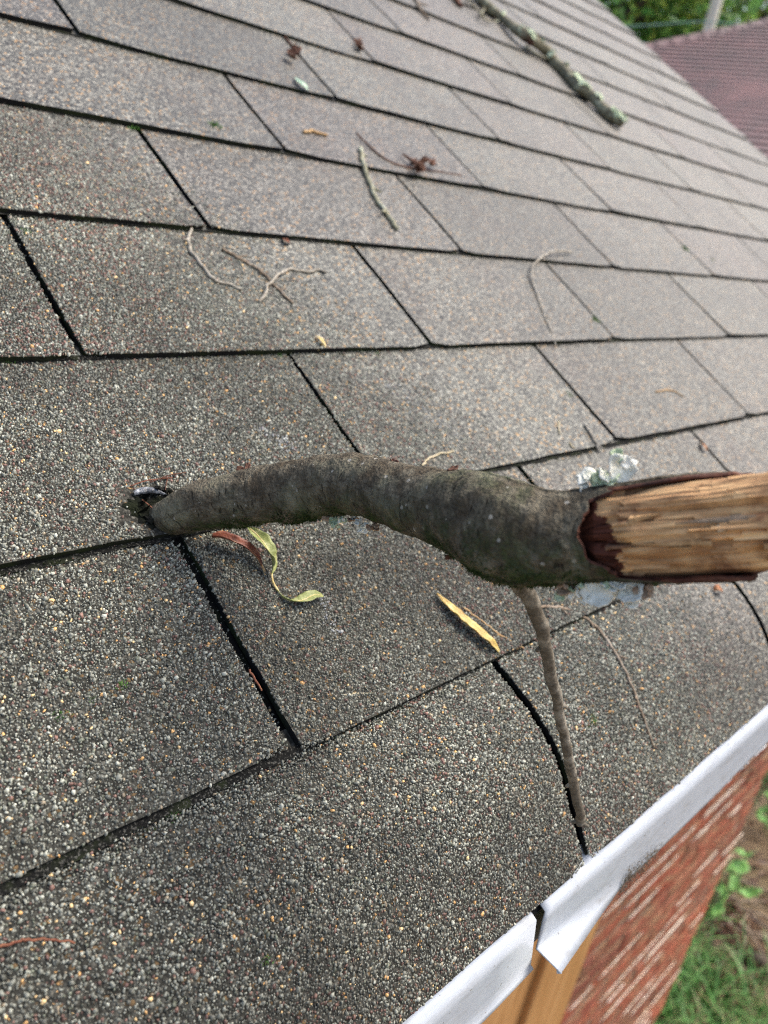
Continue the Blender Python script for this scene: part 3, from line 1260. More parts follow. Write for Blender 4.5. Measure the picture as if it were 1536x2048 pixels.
x_first = bpx[0]
for q in range(NB + 1):
    for j in range(SEG):
        a = 2 * math.pi * j / SEG
        x = x_first + (ends[j] - x_first) * q / NB if q > NB * .55 else x_first + (1172 - x_first) * q / NB
        if q > NB * .55:
            x0_ = x_first + (1172 - x_first) * .55
            x = x0_ + (ends[j] - x0_) * (q - NB * .55) / (NB * .45)
        p, d_, s = branch_pt(x, a)
        lift_ = 0.0
        if x > 1200:
            lift_ = .0005 * min(1, (x - 1200) / 150)
        verts.append(p + d_ * lift_)
        down = max(0, math.cos(a - dn_sign * math.pi / 2 * 1.05))
        ms = down ** 1.1 * 1.1
        if x > 900:
            ms = max(ms, .9 * max(0, math.cos(a - dn_sign * 1.1)) ** 2)
        if 900 < x < 1060:
            ms = max(ms, .45 * max(0, math.cos(a + dn_sign * 1.2)) ** 3)
        alg.append((s, a * .015, min(1, ms)))
for q in range(NB):
    for j in range(SEG):
        k = (j + 1) % SEG
        faces.append((q * SEG + j, q * SEG + k, (q + 1) * SEG + k, (q + 1) * SEG + j))
bark = mesh_obj('bark', verts, faces, [MAT['bark'], MAT['inner_bark']], branch)
at_ = bark.data.attributes.new('along', 'FLOAT_VECTOR', 'POINT')
at_.data.foreach_set('vector', np.array(alg, np.float32).ravel())
md = bark.modifiers.new('thick', 'SOLIDIFY')
md.thickness = .0015
md.offset = -1
md.material_offset = 1
md.material_offset_rim = 1

# torn wood: ragged core with long steps and ridges
verts, faces, alg = [], [], []
NW, WSEG = 230, 140
XW0, XW1 = 1150, 1640


def ridged(x_):
    return 1 - abs(x_) * 2


for q in range(NW + 1):
    x = XW0 + (XW1 - XW0) * q / NW
    for j in range(WSEG):
        a = 2 * math.pi * j / WSEG
        d = abs((a + math.pi) % (2 * math.pi) - math.pi)
        s_ = (x - 1172) / 300
        y_ = math.sin(a) * dn_sign            # -1 top of the picture, 1 bottom
        rr = .90
        if d < 1.45:
            # lengthwise planks of torn fibre, each broken off at its own place
            w1 = y_ * 1.5 + .45 + .5 * mnoise.noise(Vector((s_ * 1.3, y_ * 2, 3.3)))
            pid = math.floor(w1)
            pf = w1 - pid
            hsh = mnoise.noise(Vector((pid * 5.37, 2.7, 9.1)))
            brk = mnoise.noise(Vector((pid * 3.1, math.floor(s_ * 1.5 + hsh * 2 + 1.1 * y_ * hsh + .7 * mnoise.noise(Vector((y_ * 11, 1.1, 0))) + .3 * mnoise.noise(Vector((y_ * 40, 1.1, 0)))) * 2.3, 6.4)))
            lev = .81 + .20 * brk + .05 * mnoise.noise(Vector((y_ * 3.3, s_ * 3.5, 8.8)))
            w2 = y_ * 5 + .6 * mnoise.noise(Vector((s_ * 2.2, y_ * 5, 1.3)))
            lev += .09 * mnoise.noise(Vector((w2 * .9, s_ * 1.6, .4)))
            lev -= .10 * max(0, 1 - pf / .12) * .8
            lev += .034 * ridged(mnoise.noise(Vector((y_ * 26, 7.7, s_ * 1.5)))) - .02
            lev += .009 * mnoise.noise(Vector((y_ * 70, 3.7, s_ * 3)))
            if y_ < -.5:
                lev += .22 * min(1, max(0, s_ - .25))      # the long cream sliver along the top
            flat = min(1, max(0, s_) / .12)
            lev = lev * flat + .62 * (1 - flat)
            if s_ < .27:
                lev -= .13 * (1 - max(0, y_ * -1.2)) * (1 - max(0, s_) / .27)
            lev += .15 * math.exp(-((s_ - .36) / .075) ** 2) * max(0, 1 - abs(y_ - .02) / .5)
            rr = min(1.06, lev * (1 + .12 * (1 - math.cos(d))))
            k_ = min(1, max(0, (1.45 - d) / .3))
            rr = rr * k_ + .90 * (1 - k_)
        p, d_, sb = branch_pt(x, a, rr, None)
        verts.append(p)
        lim = .27 + .07 * mnoise.noise(Vector((y_ * 4, 2.2, 0))) + .04 * mnoise.noise(Vector((y_ * 17, 2.2, 0))) - .20 * max(0, -y_ - .05)
        rb = 1.0 if s_ < lim else 0.0
        if d > 1.3:
            rb = max(rb, .6)
        if d < 1.3 and s_ > .3:
            rb = max(rb, max(0, .75 - 6 * abs(pf - .05)) if pf < .2 else 0, max(0, -3 * brk - .5) * .5)
        alg.append((sb, a * .015, min(1, rb)))
for q in range(NW):
    for j in range(WSEG):
        k = (j + 1) % WSEG
        faces.append((q * WSEG + j, q * WSEG + k, (q + 1) * WSEG + k, (q + 1) * WSEG + j))
faces.append(tuple(NW * WSEG + j for j in range(WSEG)))
faces.append(tuple(j for j in range(WSEG - 1, -1, -1)))
wood = mesh_obj('torn_wood', verts, faces, MAT['wood'], branch, smooth=False)
wood['label'] = 'tan and red brown torn wood at the broken end'
at_ = wood.data.attributes.new('along', 'FLOAT_VECTOR', 'POINT')
at_.data.foreach_set('vector', np.array(alg, np.float32).ravel())

# thin pointed splinters standing on the torn face
rs = random.Random(50)
SPL = []
for i in range(9):
    xa = rs.choice((rs.uniform(1185, 1290), rs.uniform(1260, 1420), rs.uniform(1380, 1540)))
    ya = rs.uniform(-.88, .85)
    mt = rs.choice(('wood_cream', 'wood_tan', 'wood_tan', 'wood_orange', 'wood_grey', 'wood_brown')) if xa > 1250 else rs.choice(('wood_tan', 'wood_brown', 'wood_orange'))
    if ya < -.5 and xa > 1250:
        mt = 'wood_cream'
    SPL.append((xa, xa + rs.uniform(40, 170), ya, rs.uniform(.0016, .0042), rs.uniform(.0012, .0030), mt))
for si, (xa, xb, ya, wd, hg, mt) in enumerate(SPL):
    n = 10
    v, f = [], []
    sk = rs.uniform(-.10, .10)
    flip = rs.random() < .5
    for q in range(n + 1):
        t = q / n
        x = xa + (xb - xa) * t
        aa = math.asin(max(-.93, min(.93, ya + sk * (t - .5) + .03 * n1d(t * 2.5 + si, 2)))) * dn_sign
        tt = 1 - t if flip else t
        prof_ = (1 - tt) ** .8 + .06
        c, d_, s_b = branch_pt(x, aa, .80, None)
        fi = int(np.interp(x, bpx, np.arange(NS)))
        side, e1 = bfr[fi][2], bfr[fi][1]
        jag = rs.uniform(-.15, .15)
        wdt = wd * .5 * prof_ * (1 + jag)
        h2 = hg * prof_ * (1 + rs.uniform(-.1, .1)) + .0006 * tt
        v += [c - side * wdt - e1 * .002, c - side * wdt * .3 + e1 * h2, c + side * wdt * .6 + e1 * h2 * .8, c + side * wdt - e1 * .002]
    for q in range(n):
        for j in range(3):
            f.append((q * 4 + j, q * 4 + j + 1, q * 4 + 5 + j, q * 4 + 4 + j))
    f.append((0, 1, 2, 3))
    f.append(tuple(n * 4 + j for j in (3, 2, 1, 0)))
    mesh_obj('splinter', v, f, MAT[mt], branch, smooth=False)

# side twig running down to the eave
tw = catmull([(1010, 1110, .295, .0105), (1035, 1160, .303, .0092), (1060, 1205, .313, .0079), (1090, 1290, .333, .0068), (1105, 1360, .350, .0066), (1120, 1430, .368, .0062), (1138, 1510, .391, .0060), (1152, 1590, .413, .0061), (1160, 1632, .4265, .0064), (1160, 1650, .4295, .0052)], 90)
tpath = [at_depth(*s[:3]) + Vector((.0011 * n1d(i * .16, 3.1), .0011 * n1d(i * .16, 6.1), .0011 * n1d(i * .16, 9.1))) * min(1, i / 8) for i, s in enumerate(tw)]
v, f = tube(tpath, [s[3] * .385 for s in tw], 20, lambda i: C0 - tpath[i],
            lambda i, a, P_: .16 * mnoise.noise(P_ * 160) + .10 * mnoise.noise(P_ * 420) + .30 * math.exp(-((i - 25) / 2.0) ** 2) * max(0, math.cos(a + 1.2)) + .3 * math.exp(-((i - 52) / 1.6) ** 2) * max(0, math.cos(a - 1.0)) + .22 * math.exp(-((i - 40) / 2.2) ** 2) * max(0, math.cos(a - .6)) + .20 * math.exp(-((i - 62) / 1.8) ** 2) * max(0, math.cos(a - 2.2 * dn_sign)) + .25 * math.exp(-((i - 82) / 2.5) ** 2) * max(0, math.cos(a + 1.5 * dn_sign)))
for i_, sgn in ((30, 1), (47, -1), (66, 1), (84, 1), (87, -1)):
    t_ = (tpath[i_ + 1] - tpath[i_]).normalized()
    sd = t_.cross(C0 - tpath[i_]).normalized() * sgn
    e_ = tpath[i_] + sd * .0042 + t_ * .0022
    bv, bf = tube([tpath[i_], tpath[i_].lerp(e_, .6), e_], [.0016, .0012, .0007], 8, lambda q_: C0 - tpath[0])
    b_ = len(v)
    v += bv
    f += [tuple(x_ + b_ for x_ in g_) for g_ in bf]
twig = mesh_obj('side_twig', v, f, MAT['twig_side'], branch)


def flake(name, c, nrm, size, mat, parent, seed, asp=1.0, cup=.35, rotz=0.0, n=28, rings=5, thick=.0005):
    """crinkled lobed disc"""
    r = random.Random(seed)
    nrm = nrm.normalized()
    t = nrm.cross(Vector((.3, .8, .5))).normalized()
    b_ = nrm.cross(t)
    t, b_ = t * math.cos(rotz) + b_ * math.sin(rotz), b_ * math.cos(rotz) - t * math.sin(rotz)
    v, f = [c.copy()], []
    for g in range(1, rings + 1):
        for j in range(n):
            a = 2 * math.pi * j / n
            lob = 1 + .42 * mnoise.noise(Vector((math.cos(a) * 1.6 + seed, math.sin(a) * 1.6, seed * .7))) + .34 * mnoise.noise(Vector((math.cos(a) * 4 + seed, math.sin(a) * 4, .3))) + .18 * mnoise.noise(Vector((math.cos(a) * 11 + seed, math.sin(a) * 11, .3)))
            rad = size * g / rings * (1 + (lob - 1) * g / rings)
            z = cup * size * (g / rings) ** 2 * (.5 + .8 * mnoise.noise(Vector((math.cos(a) * 1.3, math.sin(a) * 1.3, seed * 2.1))))
            v.append(c + t * math.cos(a) * rad + b_ * math.sin(a) * rad * asp + nrm * z)
    for j in range(n):
        f.append((0, 1 + j, 1 + (j + 1) % n))
    for g in range(rings - 1):
        for j in range(n):
            k = (j + 1) % n
            a0_, a1_ = 1 + g * n, 1 + (g + 1) * n
            f.append((a0_ + j, a1_ + j, a1_ + k, a0_ + k))
    o = mesh_obj(name, v, f, mat, parent, origin=c)
    md_ = o.modifiers.new('thick', 'SOLIDIFY')
    md_.thickness = thick
    return o


def on_branch(x, y):
    """depth of the branch axis near that picture column"""
    return float(np.interp(x, smp[:, 0], smp[:, 2]))


LF = [  # x, y, size mm, aspect, material, rot
    (1175, 957, 4.5, .6, 'lichen', .2), (1200, 960, 4.0, .7, 'mint', .8), (1222, 958, 3.6, .7, 'mint', 1.4), (1238, 938, 5.4, .9, 'lichen', .4),
    (1135, 1180, 4.2, .5, 'lichen_tan', .2), (1160, 1176, 3.6, .7, 'mint', 1.2), (1195, 1186, 5.6, .85, 'lichen', .3), (1222, 1170, 3.5, .8, 'lichen', 1.9),
    (1262, 1188, 5.0, .8, 'lichen', 2.4), (1290, 1178, 3.6, .7, 'lichen_tan', 1.0), (1118, 1192, 2.0, .9, 'mint', 0),
    (655, 1030, 3.0, .7, 'lichen_tan', .4), (668, 1044, 2.6, .8, 'mint', 1.0), (686, 1040, 2.4, .8, 'lichen', .2), (722, 1054, 3.6, .8, 'lichen', 2.0), (748, 1058, 3.4, .6, 'lichen_tan', .9), (705, 1040, 2.6, .6, 'lichen_tan', .3)]
for i, (x, y, s_, asp, mt, rz) in enumerate(LF):
    dz = on_branch(x, y)
    c = at_depth(x, y, dz - .003)
    axis_i = int(np.interp(x, bpx, np.arange(NS)))
    out = (c - bpath[axis_i])
    nrm = (C0 - c).normalized() * 1.1 + Vector((.1, -.1, .5)) + Vector((rnd.uniform(-.3, .3), rnd.uniform(-.3, .3), rnd.uniform(-.3, .3)))
    rl = random.Random(i + 900)
    for z_ in range(5):
        jv = Vector((rl.uniform(-1, 1), rl.uniform(-1, 1), rl.uniform(-1, 1))) * s_ / 1000 * .75
        nj = nrm + Vector((rl.uniform(-.9, .9), rl.uniform(-.9, .9), rl.uniform(-.6, .9)))
        flake('lichen', c + jv * (0 if z_ == 0 else 1), nj, s_ / 1000 * (.95 if z_ == 0 else rl.uniform(.25, .45)), MAT[mt if rl.random() < .85 else ('mint' if mt == 'lichen' else 'lichen')], branch, i * 7 + z_ + 3, asp, .6, rz + z_, 24, 4)
# curled bark flakes on the outline and brown scraps
for i, (x, y) in enumerate(((480, 938), (495, 934), (790, 925), (905, 938), (985, 1158), (900, 1112))):
    c = at_depth(x, y, on_branch(x, y))
    axis_i = int(np.interp(x, bpx, np.arange(NS)))
    flake('bark_flake', c, (c - bpath[axis_i]) + (C0 - c) * .05, .0022, MAT['husk'], branch, 60 + i, .5, .6, i * 1.1)
# lichen crust on the twig
for i, (x, y, t_) in enumerate(((1098, 1268, .326), (1112, 1335, .342), (1122, 1386, .355))):
    flake('lichen', at_depth(x, y, t_ - .002), C0 - at_depth(x, y, t_), .0017, MAT['mint' if i < 2 else 'lichen'], twig, 80 + i, .7, .3, i)
# moss tufts hanging from the underside
mv, mf = [], []
for (xa, xb, nn) in ((440, 520, 300), (560, 640, 420), (640, 700, 120), (900, 1160, 700)):
    for i in range(nn):
        x = rnd.uniform(xa, xb)
        a = dn_sign * (math.pi / 2 + rnd.uniform(-.85, .35))
        p, d_, s = branch_pt(x, a)
        ln = rnd.uniform(.0006, .0017)
        t = bfr[int(np.interp(x, bpx, np.arange(NS)))][0]
        tip = p + (d_ + Vector((rnd.uniform(-.6, .6), rnd.uniform(-.6, .6), rnd.uniform(-.6, .6)))) * ln
        b = len(mv)
        mv += [p - t * .0003, p + t * .0003, tip]
        mf.append((b, b + 1, b + 2))
mo = mesh_obj('moss', mv, mf, MAT['dark_moss'], branch, smooth=False)
mo['kind'] = 'stuff'

# torn rim of the hole, dark pit, and the pale torn strip beside it
hole = empty('roof_hole', drop(322, 1030))
tag(hole, 'dark torn asphalt hole where the branch enters the shingle', 'hole')
v, f = [], []
hu, hv, hh = HOLE
for i in range(30):
    a = 2 * math.pi * i / 30 + rnd.uniform(-.1, .1)
    lift_ = rnd.uniform(0, .006) if math.cos(a - 2.4) > 0 else 0
    r0 = rnd.uniform(.0105, .0130)
    r1 = r0 + rnd.uniform(.002, .007)
    wdt = rnd.uniform(.06, .16)
    b = len(v)
    for (rr_, aa_, hz) in ((r1, a - wdt, .0022), (r1, a + wdt, .0022), (r0, a + wdt * .5 + rnd.uniform(-.1, .1), .002 + lift_), (r0, a - wdt * .7, rnd.uniform(-.003, .002))):
        uu, vv_ = hu + math.cos(aa_) * rr_ * .95, hv + .002 + math.sin(aa_) * rr_ * .9
        v.append(roofp(uu, vv_, roof_h(vv_) - .0012 + hz))
    f.append((b, b + 1, b + 2, b + 3))
mesh_obj('torn_rim', v, f, MAT['asphalt'], hole, smooth=False)
# bare asphalt where the granules were knocked off
v, f = [], []
cu, cv = hu - .006, hv + .004
n = 44
for g in range(7):
    for j in range(n):
        a = 2 * math.pi * j / n
        k_ = 1 + .30 * mnoise.noise(Vector((math.cos(a) * 1.5, math.sin(a) * 1.5, 7.2))) + .40 * mnoise.noise(Vector((math.cos(a) * 5, math.sin(a) * 5, 7.2)))
        uu, vv_ = cu + math.cos(a) * .0135 * k_ * g / 6, cv + math.sin(a) * .0125 * k_ * g / 6
        d = math.hypot(uu - HOLE[0], vv_ - HOLE[1])
        dent = .004 * (1 - d / .035) ** 1.5 if d < .035 else 0
        v.append(roofp(uu, vv_, (roof_h(vv_) if vv_ > E else TH * .05) - dent + .0019 - .0012 * (g == 6) + .0009 * mnoise.noise(Vector((uu * 500, vv_ * 500, 1)))))
for g in range(6):
    for j in range(n):
        k = (j + 1) % n
        f.append((g * n + j, g * n + k, (g + 1) * n + k, (g + 1) * n + j))
mesh_obj('bare_asphalt', v, f, MAT['asphalt'], hole, smooth=False)
# scraps of mat fibre on the rim
for i, pts in enumerate((((262, 972), (290, 962), (318, 958), (345, 955)), ((285, 1000), (300, 1012), (318, 1028)), ((330, 985), (332, 970), (336, 955)), ((300, 965), (340, 950), (372, 945)))):
    pp = [drop(x, y, .0012 + .001 * (j % 2)) for j, (x, y) in enumerate(pts)]
    q = catmull([list(p_) for p_ in pp], 14)
    pp = [Vector(t_) for t_ in q]
    v, f = tube(pp, [.00035] * len(pp), 5, lambda i_: UP_N)
    mesh_obj('fibre', v, f, MAT['needle_red' if i < 2 else 'husk'], hole)
# pale strip
v, f = [], []
cl = catmull([(268, 984), (288, 979), (310, 979), (336, 987)], 18)
for i, (x, y) in enumerate(cl):
    t = i / 17
    wv = .0021 * math.sin(math.pi * min(1, t * .9 + .12)) ** .6
    c = drop(x, y, .0022 + .0022 * t)
    for q in range(7):
        a = math.pi * q / 6
        v.append(c + roofp(0, 1, 0).__sub__(roofp(0, 0, 0)) * (math.cos(a) * wv) + UP_N * (math.sin(a) * wv * .7 - .001))
for i in range(17):
    for q in range(6):
        f.append((i * 7 + q, i * 7 + q + 1, i * 7 + q + 8, i * 7 + q + 7))
ts = mesh_obj('torn_strip', v, f, MAT['torn'], None, origin=Vector(v[60]))
tag(ts, 'small glossy pale grey torn strip at the edge of the hole', 'scrap')

# ------------------------------------------------------------------ twigs, needles and leaves on the shingles


def stick(name, pts, dia, mat, label, cat, group=None, lift=None, n=40, seed=1, seg=9, knots=.12, taper=.5):
    P = []
    for j, q in enumerate(pts):
        x, y = q[0], q[1]
        h = q[2] if len(q) > 2 else dia * .45
        P.append(list(drop(x, y, h)))
    n = int(n * 1.5)
    dia *= .85
    q = catmull(P, n)
    jit = dia * .75
    path = [Vector(t_) + roofp(jit * n1d(i * .22 + seed * 9, 1.5), jit * n1d(i * .22 + seed * 9, 7.5), 0) - roofp(0, 0, 0) for i, t_ in enumerate(q)]
    rad = [dia / 2 * (1 + .35 * max(0, n1d(i * .45 + seed * 4, 3.3)) ** 2 * 2) * (1 - taper * max(0, (i / (n - 1) - .5)) * 1.2) for i in range(n)]
    v, f = tube(path, rad, seg, lambda i: UP_N, lambda i, a, p_: knots * (mnoise.noise(p_ * 250 + Vector((seed, 0, 0))) + .8 * mnoise.noise(p_ * 900)))
    if seg >= 9:
        for q_ in range(max(1, n // 16)):
            i = 4 + (q_ * 16 + seed * 5) % max(1, n - 8)
            t_ = (path[i + 1] - path[i]).normalized()
            sd = t_.cross(UP_N) * (1 if (q_ + seed) % 2 else -1)
            e_ = path[i] + (sd * .8 + t_ * .7 + UP_N * .3) * dia * (1.2 + 1.2 * ((seed + q_) % 3))
            bv, bf = tube([path[i], path[i].lerp(e_, .55) + t_ * dia * .1, e_], [dia * .36, dia * .3, dia * .2], 6, lambda i_: UP_N)
            b_ = len(v)
            v += bv
            f += [tuple(x_ + b_ for x_ in g_) for g_ in bf]
    o = mesh_obj(name, v, f, mat, None, origin=path[n // 2] - UP_N * dia / 2)
    tag(o, label, cat, group)
    return o


TW = 'thin twigs lying on the shingles'
stick('twig', [(384, 458), (376, 480), (385, 505), (402, 530), (425, 556), (455, 568), (481, 577)], .0030, MAT['twig_grey'], 'pale curved twig hanging below a shingle edge, left of two crossed twigs', 'twig', TW, seed=1)
stick('twig', [(444, 497), (470, 512), (500, 528), (532, 552), (558, 580), (586, 606)], .0028, MAT['twig_brown'], 'brown straight twig, the darker of the two crossed twigs', 'twig', TW, seed=2)
stick('twig', [(520, 604), (532, 580, .004), (543, 563, .0046), (562, 545, .004), (582, 539), (612, 543), (640, 540), (652, 546)], .0027, MAT['twig_grey'], 'pale bent twig, the lighter of the two crossed twigs', 'twig', TW, seed=3)
stick('twig', [(722, 297), (726, 320), (734, 350), (745, 380), (757, 405), (772, 425), (786, 444), (796, 458)], .0052, MAT['twig_green'], 'short greenish lichen covered stick across a shingle edge below a thin stem', 'stick', TW, seed=4, taper=.1, knots=.2)
stick('twig', [(712, 266, .004), (735, 288, .002), (765, 314), (795, 329), (830, 336), (862, 341), (895, 346), (922, 351)], .0024, MAT['husk'], 'long thin brown stem running under a dark brown husk', 'twig', TW, seed=5)
stick('twig', [(1143, 504, .004), (1118, 502, .006), (1090, 510, .007), (1066, 532, .006), (1064, 560, .003), (1075, 590), (1083, 615), (1092, 640), (1104, 665), (1111, 690)], .0030, MAT['twig_grey'], 'long hooked pale twig arching over a shingle edge near the roof centre', 'twig', TW, n=60, seed=6)
stick('twig', [(1062, 1213, .004), (1090, 1213, .002), (1125, 1216), (1165, 1234), (1200, 1262), (1235, 1312), (1262, 1370), (1285, 1432), (1308, 1494)], .0024, MAT['twig_brown'], 'long thin grey twig curving down towards the eave beside the branch', 'twig', TW, n=60, seed=7)
stick('twig', [(1170, 850), (1180, 864), (1190, 882), (1199, 905)], .0032, MAT['twig_grey'], 'very short pale twig crossing a shingle edge above the lichen flakes', 'twig', TW, n=20, seed=8)
stick('twig', [(600, 110), (585, 92), (573, 78), (566, 66)], .0030, MAT['husk'], 'dark shrivelled stem lying in a shingle slot at the upper left', 'twig', TW, n=20, seed=9)
ND = 'dry needles scattered on the shingles'
stick('pine_needle', [(928, 1216, .0012), (960, 1240), (1000, 1270), (1047, 1296, .0015)], .0016, MAT['needle_tan'], 'tan dry needle lying along the yellow leaf', 'needle', ND, seed=11, seg=7)
stick('pine_needle', [(1000, 1300), (1015, 1302), (1032, 1298), (1046, 1294)], .0009, MAT['needle_tan'], 'fine tan stalk at the tip of the yellow leaf', 'needle', ND, n=16, seed=12, seg=6)
stick('pine_needle', [(688, 1391), (705, 1388), (730, 1387), (756, 1386)], .0013, MAT['needle_pale'], 'short pale needle above the lower shingle edge', 'needle', ND, n=20, seed=13, seg=7)
stick('pine_needle', [(-20, 1896), (20, 1888), (60, 1878), (100, 1880), (150, 1884)], .0013, MAT['needle_red'], 'reddish brown needle at the lower left corner', 'needle', ND, seed=14, seg=7)
stick('pine_needle', [(845, 932), (855, 918), (878, 908), (908, 903)], .0018, MAT['needle_pale'], 'curved pale needle just above the branch', 'needle', ND, n=24, seed=15, seg=7)
stick('pine_needle', [(1312, 784), (1335, 780), (1352, 784), (1368, 794)], .0022, MAT['needle_tan'], 'orange tan curved needle on a right hand shingle', 'needle', ND, n=20, seed=16, seg=7)
stick('pine_needle', [(1118, 842), (1117, 855), (1121, 868)], .0018, MAT['needle_pale'], 'tiny pale upright needle left of the very short twig', 'needle', ND, n=14, seed=17, seg=7)
stick('pine_needle', [(498, 1338, .0005), (506, 1352, .0005), (516, 1370, .0005), (524, 1382, .0005)], .0013, MAT['needle_red'], 'red brown needle inside the wide dark slot', 'needle', ND, n=16, seed=18, seg=7)
stick('pine_needle', [(1139, 885), (1144, 893), (1150, 897)], .0018, MAT['needle_pale'], 'tiny curled needle lying against the shingle edge above the branch', 'needle', ND, n=12, seed=19, seg=7)
stick('pine_needle', [(608, 265), (622, 262), (640, 266), (656, 271)], .0040, MAT['needle_tan'], 'orange brown scrap above the greenish stick', 'scrap', None, n=16, seed=20, seg=7)

# brown husk clump on the thin stem
hk = empty('dry_husk', drop(850, 340))
tag(hk, 'dark brown shrivelled husk caught on the long thin stem', 'husk')
for i in range(9):
    x, y = 838 + rnd.uniform(-16, 26), 330 + rnd.uniform(-8, 14)
    c = drop(x, y, .004 + rnd.random() * .006)
    flake('husk_scale', c, UP_N + Vector((rnd.uniform(-1, 1), rnd.uniform(-1, 1), rnd.uniform(-.3, .6))), rnd.uniform(.005, .010), MAT['husk'], hk, 200 + i, .45, .9, .6 + rnd.uniform(-.5, .5), 12, 3)
q = catmull([list(drop(806, 308, .004)), list(drop(822, 320, .006)), list(drop(846, 336, .006))], 12)
pp = [Vector(t_) for t_ in q]
v, f = tube(pp, [.0012 + .0012 * i / 11 for i in range(12)], 7, lambda i: UP_N)
mesh_obj('husk_stalk', v, f, MAT['husk'], hk)
hk2 = empty('dry_husk', drop(590, 100))
tag(hk2, 'small brown dead leaf crumple at a shingle slot, upper left', 'husk')
for i in range(5):
    c = drop(586 + rnd.uniform(-14, 12), 102 + rnd.uniform(-10, 12), .003 + rnd.random() * .003)
    flake('husk_scale', c, UP_N + Vector((rnd.uniform(-.8, .8), rnd.uniform(-.8, .8), 0)), rnd.uniform(.005, .008), MAT['husk'], hk2, 230 + i, .6, .7, i, 12, 3)
hk3 = empty('dry_husk', drop(718, 90))
tag(hk3, 'small brown crumb cluster in a slot near the top edge', 'husk')
for i in range(4):
    c = drop(716 + rnd.uniform(-10, 10), 90 + rnd.uniform(-8, 8), .003)
    flake('husk_scale', c, UP_N + Vector((rnd.uniform(-.8, .8), rnd.uniform(-.8, .8), 0)), rnd.uniform(.005, .008), MAT['husk'], hk3, 250 + i, .6, .7, i, 12, 3)


def ribbon_leaf(pts, widths, mat, label, fold=.3, twist=None, seed=0, stalk=None, n=44, cat='leaf', name='leaf', ruffle=.25, midmat=None):
    """pts: (x, y, h); widths in metres along it"""
    P = [list(drop(x, y, h)) for x, y, h in pts]
    q = catmull(P, n)
    path = [Vector(t_) for t_ in q]
    W_ = np.interp(np.linspace(0, 1, n), np.linspace(0, 1, len(widths)), widths)
    TWi = np.interp(np.linspace(0, 1, n), np.linspace(0, 1, len(twist)), twist) if twist else [0] * n
    root = empty(name, path[n // 2] - UP_N * .001)
    tag(root, label, cat)
    v, f = [], []
    m = 9
    for i in range(n):
        t = (path[min(i + 1, n - 1)] - path[max(i - 1, 0)]).normalized()
        s = t.cross(UP_N).normalized()
        up = s.cross(t).normalized()
        a = TWi[i]
        s2 = s * math.cos(a) + up * math.sin(a)
        u2 = up * math.cos(a) - s * math.sin(a)
        for j in range(m):
            k_ = j / (m - 1) * 2 - 1
            ww = W_[i] * (1 + .10 * n1d(i * .35 + seed, 1 + (k_ > 0)))
            rf = ruffle * W_[i] * .35 * n1d(i * .3 + seed * 3, 5 + (k_ > 0)) * abs(k_) ** 1.5
            v.append(path[i] + s2 * (k_ * ww / 2) + u2 * (fold * abs(k_) ** 1.3 * ww / 2 + rf))
    for i in range(n - 1):
        for j in range(m - 1):
            f.append((i * m + j, i * m + j + 1, (i + 1) * m + j + 1, (i + 1) * m + j))
    bl = mesh_obj('blade', v, f, mat, root)
    md_ = bl.modifiers.new('thick', 'SOLIDIFY')
    md_.thickness = .0003
    # midrib
    mp = path[2:-2]
    rv, rf_ = tube([p_ + UP_N * .0001 for p_ in mp], [.00035 * (1 - .6 * i / len(mp)) for i in range(len(mp))], 6, lambda i: UP_N)
    mesh_obj('midrib', rv, rf_, midmat or mat, root)
    if stalk:
        P = [Vector(t_) for t_ in catmull([list(drop(x, y, h)) for x, y, h in stalk], 16)]
        sv_, sf_ = tube(P, [.0006] * 16, 6, lambda i: UP_N)
        mesh_obj('stalk', sv_, sf_, midmat or mat, root)
    return root


ribbon_leaf([(874, 1186, .003), (895, 1212, .003), (925, 1240, .004), (955, 1265, .004), (982, 1288, .003), (1002, 1310, .002)],
            [.0005, .0060, .0090, .0094, .0088, .0066, .0015], MAT['leaf_yellow'], 'yellow narrow leaf with rippled edge lying beside a tan needle', .55, [.15, .3, .3, .1], 2, ruffle=.35, midmat=MAT['needle_tan'])
ribbon_leaf([(424, 1074, .004), (447, 1076, .006), (472, 1085, .007), (497, 1098, .006), (515, 1116, .004), (524, 1132, .002)],
            [.0040, .0068, .0066, .0062, .0056, .0030, .0006], MAT['leaf_rust'], 'rust red curled leaf under the branch beside a green leaf', .75, [.5, .3, .2, .1], 5, stalk=[(523, 1130, .002), (528, 1142, .001), (530, 1150, .0006)], midmat=MAT['needle_tan'])
ribbon_leaf([(496, 1054, .006), (512, 1068, .009), (527, 1085, .011), (540, 1108, .010), (546, 1128, .007), (543, 1148, .004)],
            [.0010, .0050, .0080, .0088, .0080, .0058, .0012], MAT['leaf_green'], 'yellow green curled leaf hanging from under the branch', .6, [-.5, -.3, .3, .8, .9], 8,
            stalk=[(543, 1147, .004), (546, 1164, .002), (556, 1182, .0012)], midmat=MAT['leaf_cream'])
ribbon_leaf([(554, 1180, .0015), (566, 1194, .002), (585, 1202, .003), (606, 1200, .004), (628, 1190, .005), (647, 1192, .003)],
            [.0010, .0018, .0030, .0052, .0070, .0050, .0005], MAT['leaf_green'], 'pale green twisted leaf tip lying at the end of a thin stalk', .5, [1.2, .9, .3, -.1], 11, midmat=MAT['leaf_cream'])
ribbon_leaf([(634, 672, .002), (644, 680, .004), (645, 690, .004), (632, 699, .002)], [.0020, .0050, .0058, .0030], MAT['leaf_cream'],
            'small cream crescent shaped leaf scrap on a shingle edge', .3, None, 14, n=20)
ribbon_leaf([(590, 155, .002), (600, 165, .004), (610, 174, .003), (616, 180, .002)], [.002, .010, .011, .002], MAT['leaf_mint'],
            'pale green leaf scrap on an upper left shingle', .3, None, 17, n=20)
